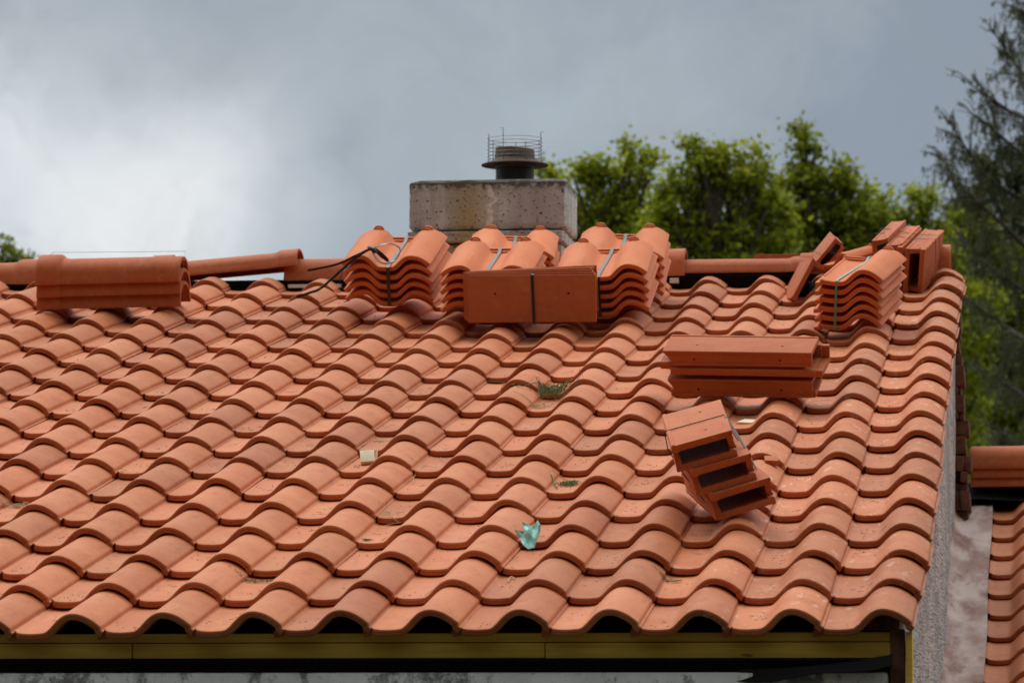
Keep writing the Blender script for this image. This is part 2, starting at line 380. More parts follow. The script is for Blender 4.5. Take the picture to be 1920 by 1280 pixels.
# unseen hill added behind the camera to shade everything that faces it
mb = MB(); G = []
for i in range(61):
    an = R(-178 + 176 * i / 60); row = []
    for q, (r, z) in enumerate(((24, 0), (32, 8), (44, 22), (60, 40), (85, 62), (150, 75))):
        row.append((r * math.cos(an) , -12 + r * math.sin(an), GROUND + z * (1 + .10 * math.sin(i * .7 + q) + .06 * rng.normal()) * min(1, 3 * math.sin(math.pi * (i + 1) / 62))))
    G.append(row)
mb.grid(np.array(G)); tag(mb.build('shade_hill', 'grass'), kind='structure')

# ================================================================== the house
HX = -6.2; HB = Matrix.Translation((HX / 2, 3.2, GROUND)); HI = HB.inverted()
house = thing('house', 'low house under re-laid orange clay tiles with grey rendered gable and concrete chimney', 'house', HB)
NK = 27; RIDGE_B = 6.57; RY, RZ_ = RIDGE_B * CT, RIDGE_B * ST
tile_field(range(NK), range(18), None, HI @ RF, last_len=.155).build('roof_tiles', 'clay_roof', house)
BACK = HI @ Matrix.Translation((HX + .1, 2 * RY, 0)) @ Matrix.Rotation(math.pi, 4, 'Z') @ RF @ Matrix.Translation((.0, 0, 0))
tile_field(range(NK), range(18), None, HI @ Matrix.Translation((-NK * TW - .07, 2 * RY, 0)) @ Matrix.Rotation(math.pi, 4, 'Z') @ RF, last_len=.155, use_sag=False).build('back_roof_tiles', 'clay_roof', house)
def hbox(name, m, lo, hi, bev=.0, roof=False, parent=house, label=None):
    mb = MB(); mb.box(lo, hi, bev=bev, M=HI @ RF if roof else HI); o = mb.build(name, m, parent)
    if label: o['label'] = label
    return o
def zpx(y, Y): return P(900, y, Y)[2]
# underlay deck keeps the cavity dark
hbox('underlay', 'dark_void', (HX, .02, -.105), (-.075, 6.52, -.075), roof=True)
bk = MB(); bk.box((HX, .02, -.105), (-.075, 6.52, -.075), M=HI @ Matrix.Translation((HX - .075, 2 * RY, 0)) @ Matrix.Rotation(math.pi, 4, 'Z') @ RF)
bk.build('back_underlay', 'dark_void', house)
# eave timber: batten above, fascia boards below, rafters behind, black sheet, old wall
YF = .055
hbox('batten', 'treated_pine', (HX, YF + .004, zpx(1203, YF)), (-.058, YF + .05, zpx(1186, YF)), .002)
cuts = [HX, -3.9, P(248, 1220, YF)[0], P(1022, 1220, YF)[0], -.066]
for i in range(4):
    hbox('fascia_board', 'treated_pine', (cuts[i] + .0012, YF - .003 * (i % 2), zpx(1236 if i != 1 else 1233, YF)), (cuts[i + 1] - .0012, YF + .026, zpx(1204.5, YF)), .0025)
zt = zpx(1257, .035)
for x in (-5.4, -4.6, -3.8, P(-200, 1245, .3)[0], P(258, 1245, .3)[0], P(608, 1245, .3)[0], P(955, 1245, .3)[0], P(1300, 1245, .3)[0], P(1640, 1245, .3)[0]):
    hbox('rafter', 'rafter', (x - .019, .050, zt + .002), (x + .019, .9, -.079), .003)
hbox('black_sheet', 'black_sheet', (HX, .085, zt - .002), (-.10, .14, zpx(1249, .10)), .003)
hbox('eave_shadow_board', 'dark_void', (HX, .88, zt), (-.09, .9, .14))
# flap of black rubber curling up to the corner
mb = MB(); G = []
for i in range(15):
    u = i / 14; x = P(1380 + 295 * u, 1250, .03)[0]; lift = .030 * u ** 2.2; drop = .026 * (1 - .45 * u) + .006 * math.sin(u * 9)
    G.append([(x, .075 - .05 * u, zt + .006 + lift + .004 * u), (x, .045 - .045 * u, zt + .004 + lift), (x, .035 - .045 * u, zt + lift - drop)])
Gt = np.array(G); mb.grid(Gt); mb.grid(Gt + np.array([0, .003, -.001]), flip=True)
mb.V = [np.c_[np.concatenate(mb.V), np.ones(mb.n)] @ np.array(HI).T[:, :3]]
mb.build('rubber_flap', 'black_sheet', house)
hbox('wall', 'mouldy_plaster', (HX, .035, GROUND), (-.075, .42, zt - .004), .01)
hbox('back_wall', 'mouldy_plaster', (HX, 2 * RY - .42, GROUND), (-.075, 2 * RY - .1, zt - .004), .01)
hbox('corner_post', 'treated_pine', (P(1698, 1230, .02)[0], .02, zt - .9), (P(1711, 1230, .02)[0], .10, zpx(1186, .02)), .003)
hbox('corner_block', 'brown_block', (P(1668, 1230, .03)[0], .05, zt - .30), (P(1696, 1230, .03)[0], .098, zpx(1180, .03)), .004)
# gable wall: a pentagon extruded along X, its outer face a little uneven
def gable(x0, x1, name):
    mb = MB(); N = 60; outer = []; inner = []
    ys = np.linspace(.10, 2 * RY - .10, N)
    for i, y in enumerate(ys):
        top = (y if y < RY else 2 * RY - y) * math.tan(TH) - .10
        col = []
        for q in range(11):
            z = GROUND + (top - GROUND) * (q / 10) ** .6
            col.append((x1 + .006 * math.sin(y * 1.7 + z) + rng.normal(0, .0012), y, z))
        outer.append(col); inner.append([(x0, y, c[2]) for c in col])
    mb.grid(outer, flip=False); mb.grid(inner, flip=True)
    mb.grid([[o[-1] for o in outer], [o[-1] for o in inner]], flip=False)
    mb.grid([outer[0], inner[0]], flip=True); mb.grid([outer[-1], inner[-1]])
    mb.V = [np.c_[np.concatenate(mb.V), np.ones(mb.n)] @ np.array(HI).T[:, :3]]
    return mb.build(name, 'cement_render', house)
gable(-.20, -.040, 'gable_wall'); gable(HX, HX + .2, 'gable_wall')
# mortar bed under the verge tiles, thin and rough
mb = MB(); G = []
for i in range(70):
    b = .1 + i * 6.3 / 69; w = rng.normal(0, .003)
    G.append([(-.15, b, -.10), (-.036 + w, b, -.10 - .006 * rng.random()), (-.030 + w, b, -.060 + .01 * rng.random()), (-.05, b, -.02), (-.15, b, -.02)])
mb.grid(np.array(G), flip=True)
mb.V = [np.c_[np.concatenate(mb.V), np.ones(mb.n)] @ np.array(HI @ RF).T[:, :3]]
mb.build('verge_mortar', 'cement_render', house)
# broken masonry where the gable meets the higher part behind
mb = MB(); mb.box((-.20, 6.93, -.5), (P(1797, 700, 6.93)[0], 7.2, 1.36), bev=.01)
z0 = .46
while z0 < 1.36:
    hgt_ = rng.uniform(.030, .085); yy = 1328 - (z0 + .2) * 463; lim = 1796 if yy < 600 else 1800 if yy < 700 else 1806 if yy < 800 else 1816
    x0 = -.06
    while x0 < P(lim, 700, 6.9)[0] - .012:
        x1 = min(x0 + rng.uniform(.03, .09), P(lim + rng.uniform(-5, 4), 700, 6.9)[0])
        if x1 - x0 > .01: mb.box((x0, 6.87 + rng.uniform(-.02, .05), z0), (x1, 7.15, z0 + hgt_ - .004), bev=.006, M=Matrix.Translation((x0, 0, z0)) @ Matrix.Rotation(rng.uniform(-.12, .12), 4, 'Y') @ Matrix.Translation((-x0, 0, -z0)))
        x0 = max(x1, x0 + .02)
    z0 += hgt_
mb.V = [np.c_[np.concatenate(mb.V), np.ones(mb.n)] @ np.array(HI).T[:, :3]]
mb.build('broken_masonry', 'brown_block', house)
# single verge tile hanging over the gable edge near the ridge
mb = MB(); mb.box((-.024, 4.02, -.088), (-.012, 5.45, -.018), bev=.003, M=HI @ RF)
mb.build('verge_tile', 'clay_verge', house)

# ---- ridge tiles, half-round with a collar at the right end
def ridge_mesh(L=.555, r=.088, hgt=.092, coll=.085, collr=.013, th=.012, collar=True, n=20):
    mb = MB(); ys = [0, .006, .02, L - coll - .02, L - coll - .004, L - coll + .004, L - coll + .012, L - .012, L - .003, L] if collar else [0, .006, .02, L * .5, L - .02, L - .006, L]
    def ring(y, off):
        e = 0
        if collar and y > L - coll - .01: e = collr * smooth((y - (L - coll - .01)) / .022)
        if y < .004 or y > L - .002: e -= .002
        out = []
        for k in range(n + 1):
            a = math.pi * k / n; rr = r + e + off; hh = hgt + e + off
            ca = math.cos(a); sa = math.sin(a) ** .9
            x = -ca * rr; z = sa * hh
            if k in (0, n): z = -.004
            out.append((y, x, z))
        # small lip along both long edges
        return [(y, out[0][1] - .009 * (off >= 0), -.014)] + [(y, out[0][1] - .009 * (off >= 0), -.004)] + out[1:-1] + [(y, out[-1][1] + .009 * (off >= 0), -.004)] + [(y, out[-1][1] + .009 * (off >= 0), -.014)]
    G = [ring(y, 0) for y in ys] + [ring(y, -th) for y in ys[::-1]]
    mb.grid(G, cu=True, flip=False)
    a, b = np.array(G).shape[:2]; n0 = mb.n - a * b
    mb.F.append(tuple(n0 + i * b for i in range(a))[::-1]); mb.F.append(tuple(n0 + i * b + b - 1 for i in range(a))); mb.m += [0, 0]
    return mb
RT = ridge_mesh()
def at_ridge(x): return P(x, 500, RY)[0]
ridge_proto = None
def ridge(xl, xr, yl, yr, b=RIDGE_B, zs=1., xs=None, rot=0.):
    """ridge tile between photo columns, bottom edge at rows yl, yr"""
    global ridge_proto
    pl = P(xl, yl, (b - .1) * CT); pr = P(xr, yr, (b - .1) * CT)
    ax = pr[0] - pl[0]; az = pr[2] - pl[2]; ang = math.atan2(az, ax); L = math.hypot(ax, az)
    M = HI @ Matrix.Translation((pl[0], b * CT, pl[2] + .014)) @ Matrix.Rotation(-ang, 4, 'Y') @ Matrix.Rotation(R(rot), 4, 'Z') @ Matrix.Diagonal((L / .555, 1, zs, 1))
    if ridge_proto is None: ridge_proto = RT.build('ridge_tile', 'clay_ridge', house); o = ridge_proto
    else: o = ridge_proto.copy(); COL.link(o); o.parent = house
    o.matrix_basis = M; return o
ridge(-760, -480, 545, 545); ridge(-520, -240, 545, 543); ridge(-280, -20 + 88, 541, 537) if False else ridge(-210, 69, 541, 536)
ridge(-450, -170, 543, 541)
ridge(45, 320, 541, 528); ridge(300, 557, 524, 500, zs=.66); ridge(531, 800, 531, 527)
ridge(770, 1045, 529, 523); ridge(1020, 1284, 527, 517); ridge(1262, 1522, 515, 512, zs=.60)
ridge(1500, 1784, 520, 510, zs=1.0)
tag(ridge_proto)
hbox('ridge_shadow_board', 'dark_void', (HX + .3, 6.46, -.06), (-.12, 6.50, .032), roof=True)  # near-black board added to stand in for shade under the ridge tiles
# white felt strip under the ridge, then a small white block further right
mb = MB(); a_ = P(541, 537, RY - .12); b_ = P(640, 534, RY - .12)
mb.box((a_[0], RY - .13, a_[2] - .006), (b_[0], RY - .10, a_[2] + .007), M=HI)
mb.build('white_piece', 'white_piece', house)
mb = MB(); a_ = P(1256, 529, RY - .12); mb.box((a_[0], RY - .13, a_[2] - .004), (a_[0] + .035, RY - .10, a_[2] + .016), M=HI)
mb.build('white_piece', 'white_piece', house)

# ---- chimney
YC = 6.80; cx0, cx1 = P(765, 430, YC)[0], P(1061, 430, YC)[0]; ctop = P(900, 335, YC)[2]; cband = P(900, 431, YC)[2]; pxm = 1 / FPX * (YC - CAM[1])
CH = HI @ Matrix.Translation((cx0, YC, cband))
def rough_box(mb, lo, hi, nx, ny, nz, amp, rnd=.0, jag=0.):
    bm = bmesh.new(); bmesh.ops.create_cube(bm, size=1)
    bmesh.ops.subdivide_edges(bm, edges=bm.edges[:], cuts=12, use_grid_fill=True)
    for v in bm.verts:
        p = v.co * 1.0; q = Vector([lo[i] + (p[i] + .5) * (hi[i] - lo[i]) for i in range(3)])
        e = sum(abs(abs(p[i]) - .5) < 1e-4 for i in range(3))
        if e >= 2:
            for i in range(3):
                if abs(abs(p[i]) - .5) < 1e-4: q[i] -= math.copysign(rnd * (e - 1) * (.6 + .8 * rng.random()), p[i])
        q += Vector(rng.normal(0, amp, 3))
        if jag and e >= 2 and p.z > .49: q.z -= abs(rng.normal(0, jag))
        v.co = q
    mb.bm(bm)
chim = MB(); W_ = cx1 - cx0; rough_box(chim, (0, 0, 0), (W_, .46, ctop - cband), 8, 6, 4, .0003, .006, .0035)
ch = chim.build('chimney', 'old_concrete', house); ch.matrix_basis = CH
def chpart(name, m, mb): o = mb.build(name, m, ch); return o
mb = MB(); rough_box(mb, (-.004, -.012, -.052), (W_ - .012, .47, -.003), 8, 6, 2, .001, .004); rough_box(mb, (.012, .012, -.9), (W_ - .02, .44, -.055), 6, 4, 6, .002, .004)
chpart('chimney_base', 'old_concrete', mb)
fx = P(967, 338, YC)[0] - cx0 - .028; fy = .20; H0 = ctop - cband
def lathe(prof, n=48, ox=fx, oy=fy, oz=H0, flip=False, shear=None):
    G = []
    for r, z in prof: G.append([(ox + r * math.cos(2 * math.pi * k / n), oy + r * math.sin(2 * math.pi * k / n), oz + z + (shear(k / n) if shear and z > .13 else 0)) for k in range(n)])
    mb = MB(); mb.grid(G, cv=True, flip=True); return mb
pr = []; z = -.02
while z < .060: pr += [(.0775, z), (.0805, z + .0025), (.0805, z + .004), (.0775, z + .006)]; z += .0075
pr += [(.076, .064), (.082, .066), (.083, .112), (.078, .114)]
chpart('flue_pipe', 'flue_metal', lathe(pr))
chpart('rain_collar', 'rusty_disc', lathe([(.079, .085), (.10, .080), (.125, .077), (.1385, .0755), (.1400, .078), (.1385, .081), (.12, .088), (.095, .097), (.080, .104)]))
mb = lathe([(.084, .095), (.083, .115), (.080, .148), (.072, .152), (.064, .150), (.062, .12)], shear=lambda u: .006 * math.cos(2 * math.pi * (u - .45)))
chpart('flue_rim', 'rim_metal', mb)
mb = MB(); CR = .1135
for i in range(7):
    zz = H0 + .098 + i * .0150
    mb.tube([(fx + CR * math.cos(2 * math.pi * k / 40), fy + CR * math.sin(2 * math.pi * k / 40), zz) for k in range(41)], .0011, 5)
for a, zz in ((-155, .205), (-108, .222), (-12, .212), (35, .19), (95, .19), (150, .19), (-60, .165)):
    x, y = fx + CR * math.cos(R(a)), fy + CR * math.sin(R(a))
    pts = [(x, y, H0 + .088), (x, y, H0 + zz)]
    if a in (-108, -12): pts += [(x + (-.014 if a == -108 else .014), y, H0 + zz + .001)]
    mb.tube(pts, .0014, 5)
chpart('wire_guard', 'steel_wire', mb)

# ================================================================== neighbouring roof, one storey step lower
ND = -1.06; NB = Matrix.Translation((2.2, 5.4, GROUND)); NI = NB.inverted()
nh = thing('neighbour_house', 'lower tiled roof adjoining the right-hand grey gable with dusty flashing strip', 'house', NB)
NF = NI @ RF @ Matrix.Translation((.105 + 18 * TW, 1.05, ND))
tile_field(range(18), range(17), None, NF, use_sag=False).build('roof_tiles', 'clay_roof', nh)
mb = MB(); G = []
for i in range(240):
    b = 1.0 + i * 6.35 / 239; wv = .0045 * math.sin(b * 2 * math.pi / TC) + .002 * math.sin(b * 23 + 1)
    G.append([(-.045 + .002 * math.sin(b * 7), b, ND + .085), (-.032, b, ND + .055 + wv * .5), (-.01, b, ND + .028 + wv), (.02, b, ND + .020 + wv * .4), (.05, b, ND + .022 + wv), (.08, b, ND + .020 + wv * .6), (.103 + .003 * math.sin(b * 3), b, ND + .022 + wv * .3), (.103 + .003 * math.sin(b * 3), b, ND + .014)])
mb.grid(np.array(G), flip=True); mb.V = [np.c_[np.concatenate(mb.V), np.ones(mb.n)] @ np.array(NI @ RF).T[:, :3]]
mb.build('flashing_strip', 'flashing', nh, 60)
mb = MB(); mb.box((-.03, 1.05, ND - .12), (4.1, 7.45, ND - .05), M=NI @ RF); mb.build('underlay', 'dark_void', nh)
nr = RF @ Vector((0, 7.5, ND))
mb = MB(); mb.box((-.03, 1.3, GROUND), (4.1, 1.6, .1 + ND)), mb.box((3.85, 1.6, GROUND), (4.1, nr[1], .2 + ND)); mb.V = [v + np.array(NI.translation) for v in mb.V]
mb.build('wall', 'mouldy_plaster', nh)
mb = MB(); q = MB(); q.box((-.03, nr[1] - .05, GROUND), (4.1, nr[1] + .25, nr[2] + .03)); q.V = [v + np.array(NI.translation) for v in q.V]; q.build('ridge_wall', 'black_sheet', nh)
# black sheet draped at the head of the slope, under the stacked ridge tiles
mb = MB(); G = []
for i in range(40):
    x = -.035 + 4.1 * i / 39; w = .012 * math.sin(x * 21) + .03 * math.exp(-((x + .03) / .07) ** 2)
    G.append([(x, 7.22, ND + .045 + w * .3), (x, 7.34, ND + .075 + w), (x, 7.5, ND + .055 + w), (x, 7.7, ND - .05)])
mb.grid(np.array(G), flip=True); mb.V = [np.c_[np.concatenate(mb.V), np.ones(mb.n)] @ np.array(NI @ RF).T[:, :3]]
mb.build('black_sheet', 'black_sheet', nh, 60)

# ================================================================== bundles of tiles
def rot_in(mb_or_M): return mb_or_M
PITCH = .034
# --- double-roll tiles
mbd = MB(); add_shell(mbd, shell(prof_double(), .45, .0180, rib=False, rows=(.3, .7)))
def nub(mb, cx, y0, y1, z, w, h):
    G = []
    for y, s in ((y0, .0), (y0 + .002, .85), ((y0 + y1) / 2 - .001, .85), ((y0 + y1) / 2 + .001, 1.25), (y1 - .002, 1.25), (y1, .9)):
        G.append([(cx + w * .5 * s * -math.cos(math.pi * k / 8), y, z - .006 + (h + .006) * s * math.sin(math.pi * k / 8)) for k in range(9)])
    mb.grid(G, flip=False)
nub(mbd, .074, .425, .452, .044, .034, .009); nub(mbd, .265, .425, .452, .044, .034, .009)
for y0, hh in ((.412, .006), (.432, .013)): mbd.box((.128, y0, -.004), (.212, y0 + .014, hh), bev=.002)
double_me = mbd.mesh('tile', ['clay_new'])
def strap(root, pts, w, m='strap_black', side=(1, 0, 0), name='strap'):
    mb = MB(); mb.ribbon(pts, w, side); return mb.build(name, m, root)
def bundle(label, ps, n, cols=True, top_z=None, seed=0, group=None, strapx=.17, strapdx=.0, spread=.004):
    root = thing('tile_bundle', label, 'roof tiles', pose(*ps), group); rr = random.Random(seed); lean = rr.uniform(-.002, .002)
    for i in range(n):
        o = bpy.data.objects.new('tile', double_me); COL.link(o); o.parent = root
        o.matrix_basis = Matrix.Translation((rr.uniform(-1, 1) * spread + lean * i, rr.uniform(-1, 1) * spread, i * PITCH)) @ Matrix.Rotation(R(rr.uniform(-.8, .8)), 4, 'Z')
    T = (n - 1) * PITCH; x = strapx
    strap(root, [(x + strapdx, .456, -.012), (x + strapdx, .456, T), (x + strapdx, .455, T + .012), (x + strapdx * .9, .43, T + .013), (x + strapdx * .8, .41, T + .0035), (x + strapdx * .4, .2, T + .0022), (x, .012, T + .0022), (x, -.004, T - .001), (x + .001, -.0062, T * .5), (x + .003, -.006, -.012), (x + .003, .02, -.019), (x + strapdx, .44, -.019), (x + strapdx, .456, -.012)], .0125)
    return root
GR = 'strapped bundles of double-roll tiles on the ridge'
A = bundle('strapped bundle of double-roll clay tiles left of the chimney with a knotted loose strap', (-2.288, 5.477, .081, -1.2, 5.9, 1.3), 5, seed=1, group=GR)
bundle('bundle of double-roll tiles directly behind the standing flat tiles, nearer of the middle pair', (-1.894, 5.227, .068, -1.2, 5.0, .7), 5, seed=2, group=GR)
bundle('bundle of double-roll tiles behind the middle pair, close in front of the chimney', (-1.875, 5.846, .056, 4.5, 3.0, 2.6), 5, seed=3, group=GR)
bundle('bundle of double-roll tiles right of the standing flat tiles with black strap down its front', (-1.452, 5.242, .058, 1.0, 4.5, -.7), 5, seed=4, group=GR, strapx=.150, strapdx=.022)
bundle('rearmost bundle of double-roll tiles right of the chimney, next to the ridge collar', (-1.450, 5.779, .054, 2.2, 4.5, 2.0), 5, seed=5, group=GR)
# loose strap with knot and loop (part of bundle A, modelled in its frame)
Ai = np.array(A.matrix_world.inverted()) if False else np.array(pose(-2.288, 5.477, .081, -1.2, 5.9, 1.3).inverted())
YA = 5.477 * CT - .20
def toA(x, y, Y=None): w = P(x, y, Y or 5.28); return (Ai @ np.r_[w, 1])[:3]
def spl(pts, n=8):
    pts = [np.array(p, float) for p in pts]; q = [pts[0]] + pts + [pts[-1]]; out = []
    for i in range(1, len(q) - 2):
        for k in range(n):
            u = k / n; out.append(.5 * (2 * q[i] + (q[i + 1] - q[i - 1]) * u + (2 * q[i - 1] - 5 * q[i] + 4 * q[i + 1] - q[i + 2]) * u * u + (3 * q[i] - q[i - 1] - 3 * q[i + 1] + q[i + 2]) * u ** 3))
    return out + [q[-2]]
mb = MB()
mb.ribbon(spl([toA(728, 490, 5.27), toA(715, 481, 5.26), toA(697, 467, 5.24), toA(670, 478, 5.22), toA(630, 496, 5.2), toA(577, 507, 5.2)]), .0085, (0, .25, 1))
mb.ribbon(spl([toA(728, 488, 5.27), toA(712, 473, 5.26), toA(697, 466, 5.24), toA(672, 480, 5.21), toA(645, 502, 5.19), toA(603, 539, 5.15), toA(580, 549, 5.1), toA(556, 557, 5.08)]), .0095, (0, .3, 1))
mb.ribbon(spl([toA(695, 468, 5.24), toA(712, 460, 5.2), toA(733, 457, 5.2), toA(748, 464, 5.22), toA(750, 473, 5.25), toA(745, 484, 5.27), toA(733, 491, 5.27), toA(726, 488, 5.27)]), .0075, (0, 1, .3))
mb.ribbon(spl([toA(697, 466, 5.24), toA(703, 481, 5.22), toA(714, 492, 5.2), toA(728, 494, 5.24), toA(742, 489, 5.26)]), .007, (0, 1, .4))
mb.tube([toA(690, 463, 5.24), toA(695, 466, 5.235), toA(701, 469, 5.235), toA(706, 474, 5.24)], [.004, .0085, .0085, .004], 8)
mb.tube(spl([toA(652, 500, 5.2), toA(641, 512, 5.17), toA(638, 530, 5.19), toA(645, 545, 5.2)]), .0016, 5)
mb.build('strap_tail', 'strap_black', A)

# --- single S tiles with a teal strap
mbs = MB(); pts = prof_s(); pts = [(x + .020, z) for x, z in pts[:-2]]
add_shell(mbs, shell(pts, .45, .0175, rib=True, rows=(.3, .7)))
mbs.box((.012, .418, -.004), (.095, .427, .007), bev=.0015); mbs.box((.012, .436, -.004), (.095, .447, .011), bev=.0015); mbs.box((.018, .06, -.004), (.024, .42, .006), bev=.0012)
nub(mbs, .175, .425, .452, .050, .034, .006)
single_me = mbs.mesh('tile', ['clay_new'])
TP = (-.497, 4.876, .062, -8.5, 2.4, 4.0); root = thing('tile_bundle', 'strapped bundle of single-roll clay tiles with teal strap near the right verge', 'roof tiles', pose(*TP))
rr = random.Random(5)
for i in range(6):
    o = bpy.data.objects.new('tile', single_me); COL.link(o); o.parent = root
    o.matrix_basis = Matrix.Translation((rr.uniform(-.003, .003), rr.uniform(-.005, .005), i * .0325)) @ Matrix.Rotation(R(rr.uniform(-1, 1)), 4, 'Z')
T = 5 * .0325; x = .078
strap(root, [(x + .035, .456, -.012), (x + .035, .456, T + .012), (x + .033, .43, T + .014), (x + .030, .40, T + .003), (x + .015, .2, T + .0025), (x, .012, T + .0025), (x - .001, -.004, T), (x, -.0075, T * .5), (x + .001, -.007, -.012), (x + .002, .02, -.018), (x + .035, .44, -.018), (x + .035, .456, -.012)], .008, 'strap_teal')

# --- L-shaped verge tiles: plate W x LV, flange down one long side
LV, WV, FV, TV = .47, .17, .041, .0165
def ltile_mesh(name='verge_tile', holes=True, notch=True, hole_on='plate', fv=FV):
    mb = MB(); bm = bmesh.new()
    poly = [(0, 0), (.006, 0), (.008, -.0), (WV, 0), (WV, -fv - TV), (WV - TV, -fv - TV), (WV - TV, -TV), (.020, -TV), (.018, -TV - .004), (.004, -TV - .004), (0, -TV)]
    a = [bm.verts.new((x, 0, z)) for x, z in poly]; b = [bm.verts.new((x, LV, z)) for x, z in poly]
    bm.faces.new(a); bm.faces.new(b[::-1])
    for i in range(len(poly)): j = (i + 1) % len(poly); bm.faces.new((a[j], a[i], b[i], b[j]))
    if notch:                         # flange cut back at the lower end
        for v in a[4:6]: v.co.y = .035
        for v in a[3:4]: v.co.y = .0
    mb.bm(bm, bev=.0012)
    mb.box((WV - .001, .034, -fv - TV - .0005), (WV + .0025, LV - .001, -fv - TV + .009), bev=.001)       # moulded ribs
    mb.box((WV - .001, .002, -.0105), (WV + .002, LV - .001, -.0005), bev=.001)
    mb.box((.001, .002, -.001), (.011, LV - .002, .0028), bev=.001)
    for y in (.10, .37):
        if hole_on == 'plate':
            G = [[(WV * .62 + r * math.cos(k * math.pi / 6), y + r * math.sin(k * math.pi / 6), .0008) for k in range(12)] for r in (.0001, .0042)]
            mb.grid(G, 1, cv=True)
        G = [[(WV + .0010, y + r * math.cos(k * math.pi / 6), -.034 + r * math.sin(k * math.pi / 6)) for k in range(12)] for r in (.0001, .0036)]
        mb.grid(G, 1, cv=True)
    return mb.mesh(name, ['clay_verge', 'hole'])
lm = ltile_mesh()
def lobj(root, M):
    o = bpy.data.objects.new('verge_tile', lm); COL.link(o); o.parent = root; o.matrix_basis = M; return o
T_ = Matrix.Translation; Rx = lambda d: Matrix.Rotation(R(d), 4, 'X'); Ry = lambda d: Matrix.Rotation(R(d), 4, 'Y'); Rz = lambda d: Matrix.Rotation(R(d), 4, 'Z')
BH = FV + TV * 2 + .001              # height of a closed pair
def pair(root, M, dx=0., dz=0.):
    lobj(root, M @ T_((0, 0, BH)))                                   # plate on top, flange on the right
    lobj(root, M @ T_((WV + dx, .006, 0)) @ Ry(180) @ T_((0, 0, 0)))  # plate below, flange on the left
# tilted wired stack in the middle of the slope (tile length runs down the slope)
root = thing('verge_tile_stack', 'wire-tied stack of boxed verge tiles tipped over to the right on the slope', 'roof tiles', pose(-.650, 1.215, .030, 7.8, 1.3, -14.1))
for i in range(3): pair(root, T_((.006 + (2 - i) * .034 - .02 * 0, -.012 * (2 - i) - .01 * (i == 0), i * (BH + .001))) @ Rz((2 - i) * 3.5))
Zt = 3 * (BH + .001)
mb = MB(); yy = .22
mb.tube([(.0, yy, Zt + .002), (WV + .002, yy, Zt + .002), (WV + .012, yy - .01, Zt - .05), (WV + .035, yy - .02, Zt - .12), (WV + .05, yy - .01, .03)], .0016, 5)
mb.tube([(0, yy, Zt + .002), (-.004, yy, Zt - .05), (.02, yy - .05, Zt - .12), (.055, yy - .10, .03), (.075, yy - .12, .0)], .0016, 5)
mb.build('binding_wire', 'strap_black', root)
mb = MB(); mb.ribbon([(WV + .004, .19, Zt + .001), (WV + .022, .12, Zt - .045), (WV + .036, .07, Zt - .09), (WV + .045, .04, Zt - .135)], .008, (0, 1, .6)); mb.build('strap', 'strap_black', root)
# broken verge piece behind it
bp_ = MB(); bm = bmesh.new(); bmesh.ops.create_cube(bm, size=1)
for v in bm.verts: v.co = Vector(((v.co.x + .5) * .040, (v.co.y + .5) * .12, (v.co.z + .5) * .016))
bp_.bm(bm, bev=.002); o = bp_.build('broken_verge_tile', 'clay_verge'); o.matrix_world = pose(-.505, 2.16, .030, 6, 2, 4)
tag(o, 'short broken verge tile piece leaning behind the tipped stack', 'roof tile')

# flat-lying stack (length along the eave)
root = thing('verge_tile_stack', 'loose stack of long verge tiles lying flat across the slope, unstrapped', 'roof tiles', pose(-.891, 3.354, .050, -5.0, 8.6, .6))
LR = Rz(90) @ T_((0, -LV, 0))       # tile length -> +x, plate across y; flange side to be set
def flat_l(x, y, z, flange_front, plate_up, yaw=0.):
    # tile frame (x width, y length) -> (length on x, width on y)
    M = T_((x, y, z)) @ Rz(yaw)
    if flange_front and plate_up: return M @ Matrix(((0, 1, 0, 0), (-1, 0, 0, WV), (0, 0, 1, 0), (0, 0, 0, 1)))
    if (not flange_front) and (not plate_up): return M @ Matrix(((0, 1, 0, 0), (1, 0, 0, 0), (0, 0, -1, 0), (0, 0, 0, 1)))
    return M
def mirror_fix(o): return o
lobj(root, flat_l(.000, .000, .058, True, True)); lobj(root, flat_l(.010, .004, .000, False, False, .6))
lobj(root, flat_l(.012, -.006, .076, False, False, -.6)); lobj(root, flat_l(-.022, .004, .092, False, False, .5))
lobj(root, flat_l(-.012, -.004, .154, True, True, -.4)).matrix_basis @= Matrix.Diagonal((1, 1.03, .82, 1)); lobj(root, flat_l(.034, .012, .070, False, False, -1.0))

# strapped tiles standing on edge: front plate faces the camera
root = thing('verge_tile_stack', 'strapped stack of verge tiles stood on edge, flat nail-holed face in front', 'roof tiles', pose(-1.763, 5.049, .055, -2.0, -5.9, 0))
def stand(x, y, z, yaw, roll=0., up=True, back=True):
    # tile x(width)->z up, y(length)->x, z(thickness)-> -y (front)
    B = Matrix(((0, 1, 0, 0), (0, 0, -1, 0), (1, 0, 0, 0), (0, 0, 0, 1)))
    lobj(root, T_((x, y, z)) @ Rz(yaw) @ Ry(roll) @ B)
def stand_f(x, y, z, yaw, roll=0.):
    B = Matrix(((0, -1, 0, LV), (0, 0, 1, 0), (-1, 0, 0, WV), (0, 0, 0, 1)))
    lobj(root, T_((x, y, z)) @ Rz(yaw) @ Ry(roll) @ B)
stand(0, 0, 0, 0); stand(-.010, .018, .006, 1.5, -.2); stand(-.017, .034, .009, 2.6, -.9); stand(-.024, .052, .012, 3.6, -1.4); stand_f(-.018, .122, .012, 2.6, -1.8); stand_f(-.010, .142, .016, 1.8, -2.2)
strap(root, [(.243, .13, -.004), (.243, -.003, -.004), (.240, -.004, .09), (.237, -.003, WV + .003), (.240, .06, WV + .010), (.243, .13, WV + .012)], .0105, side=(1, 0, 0))

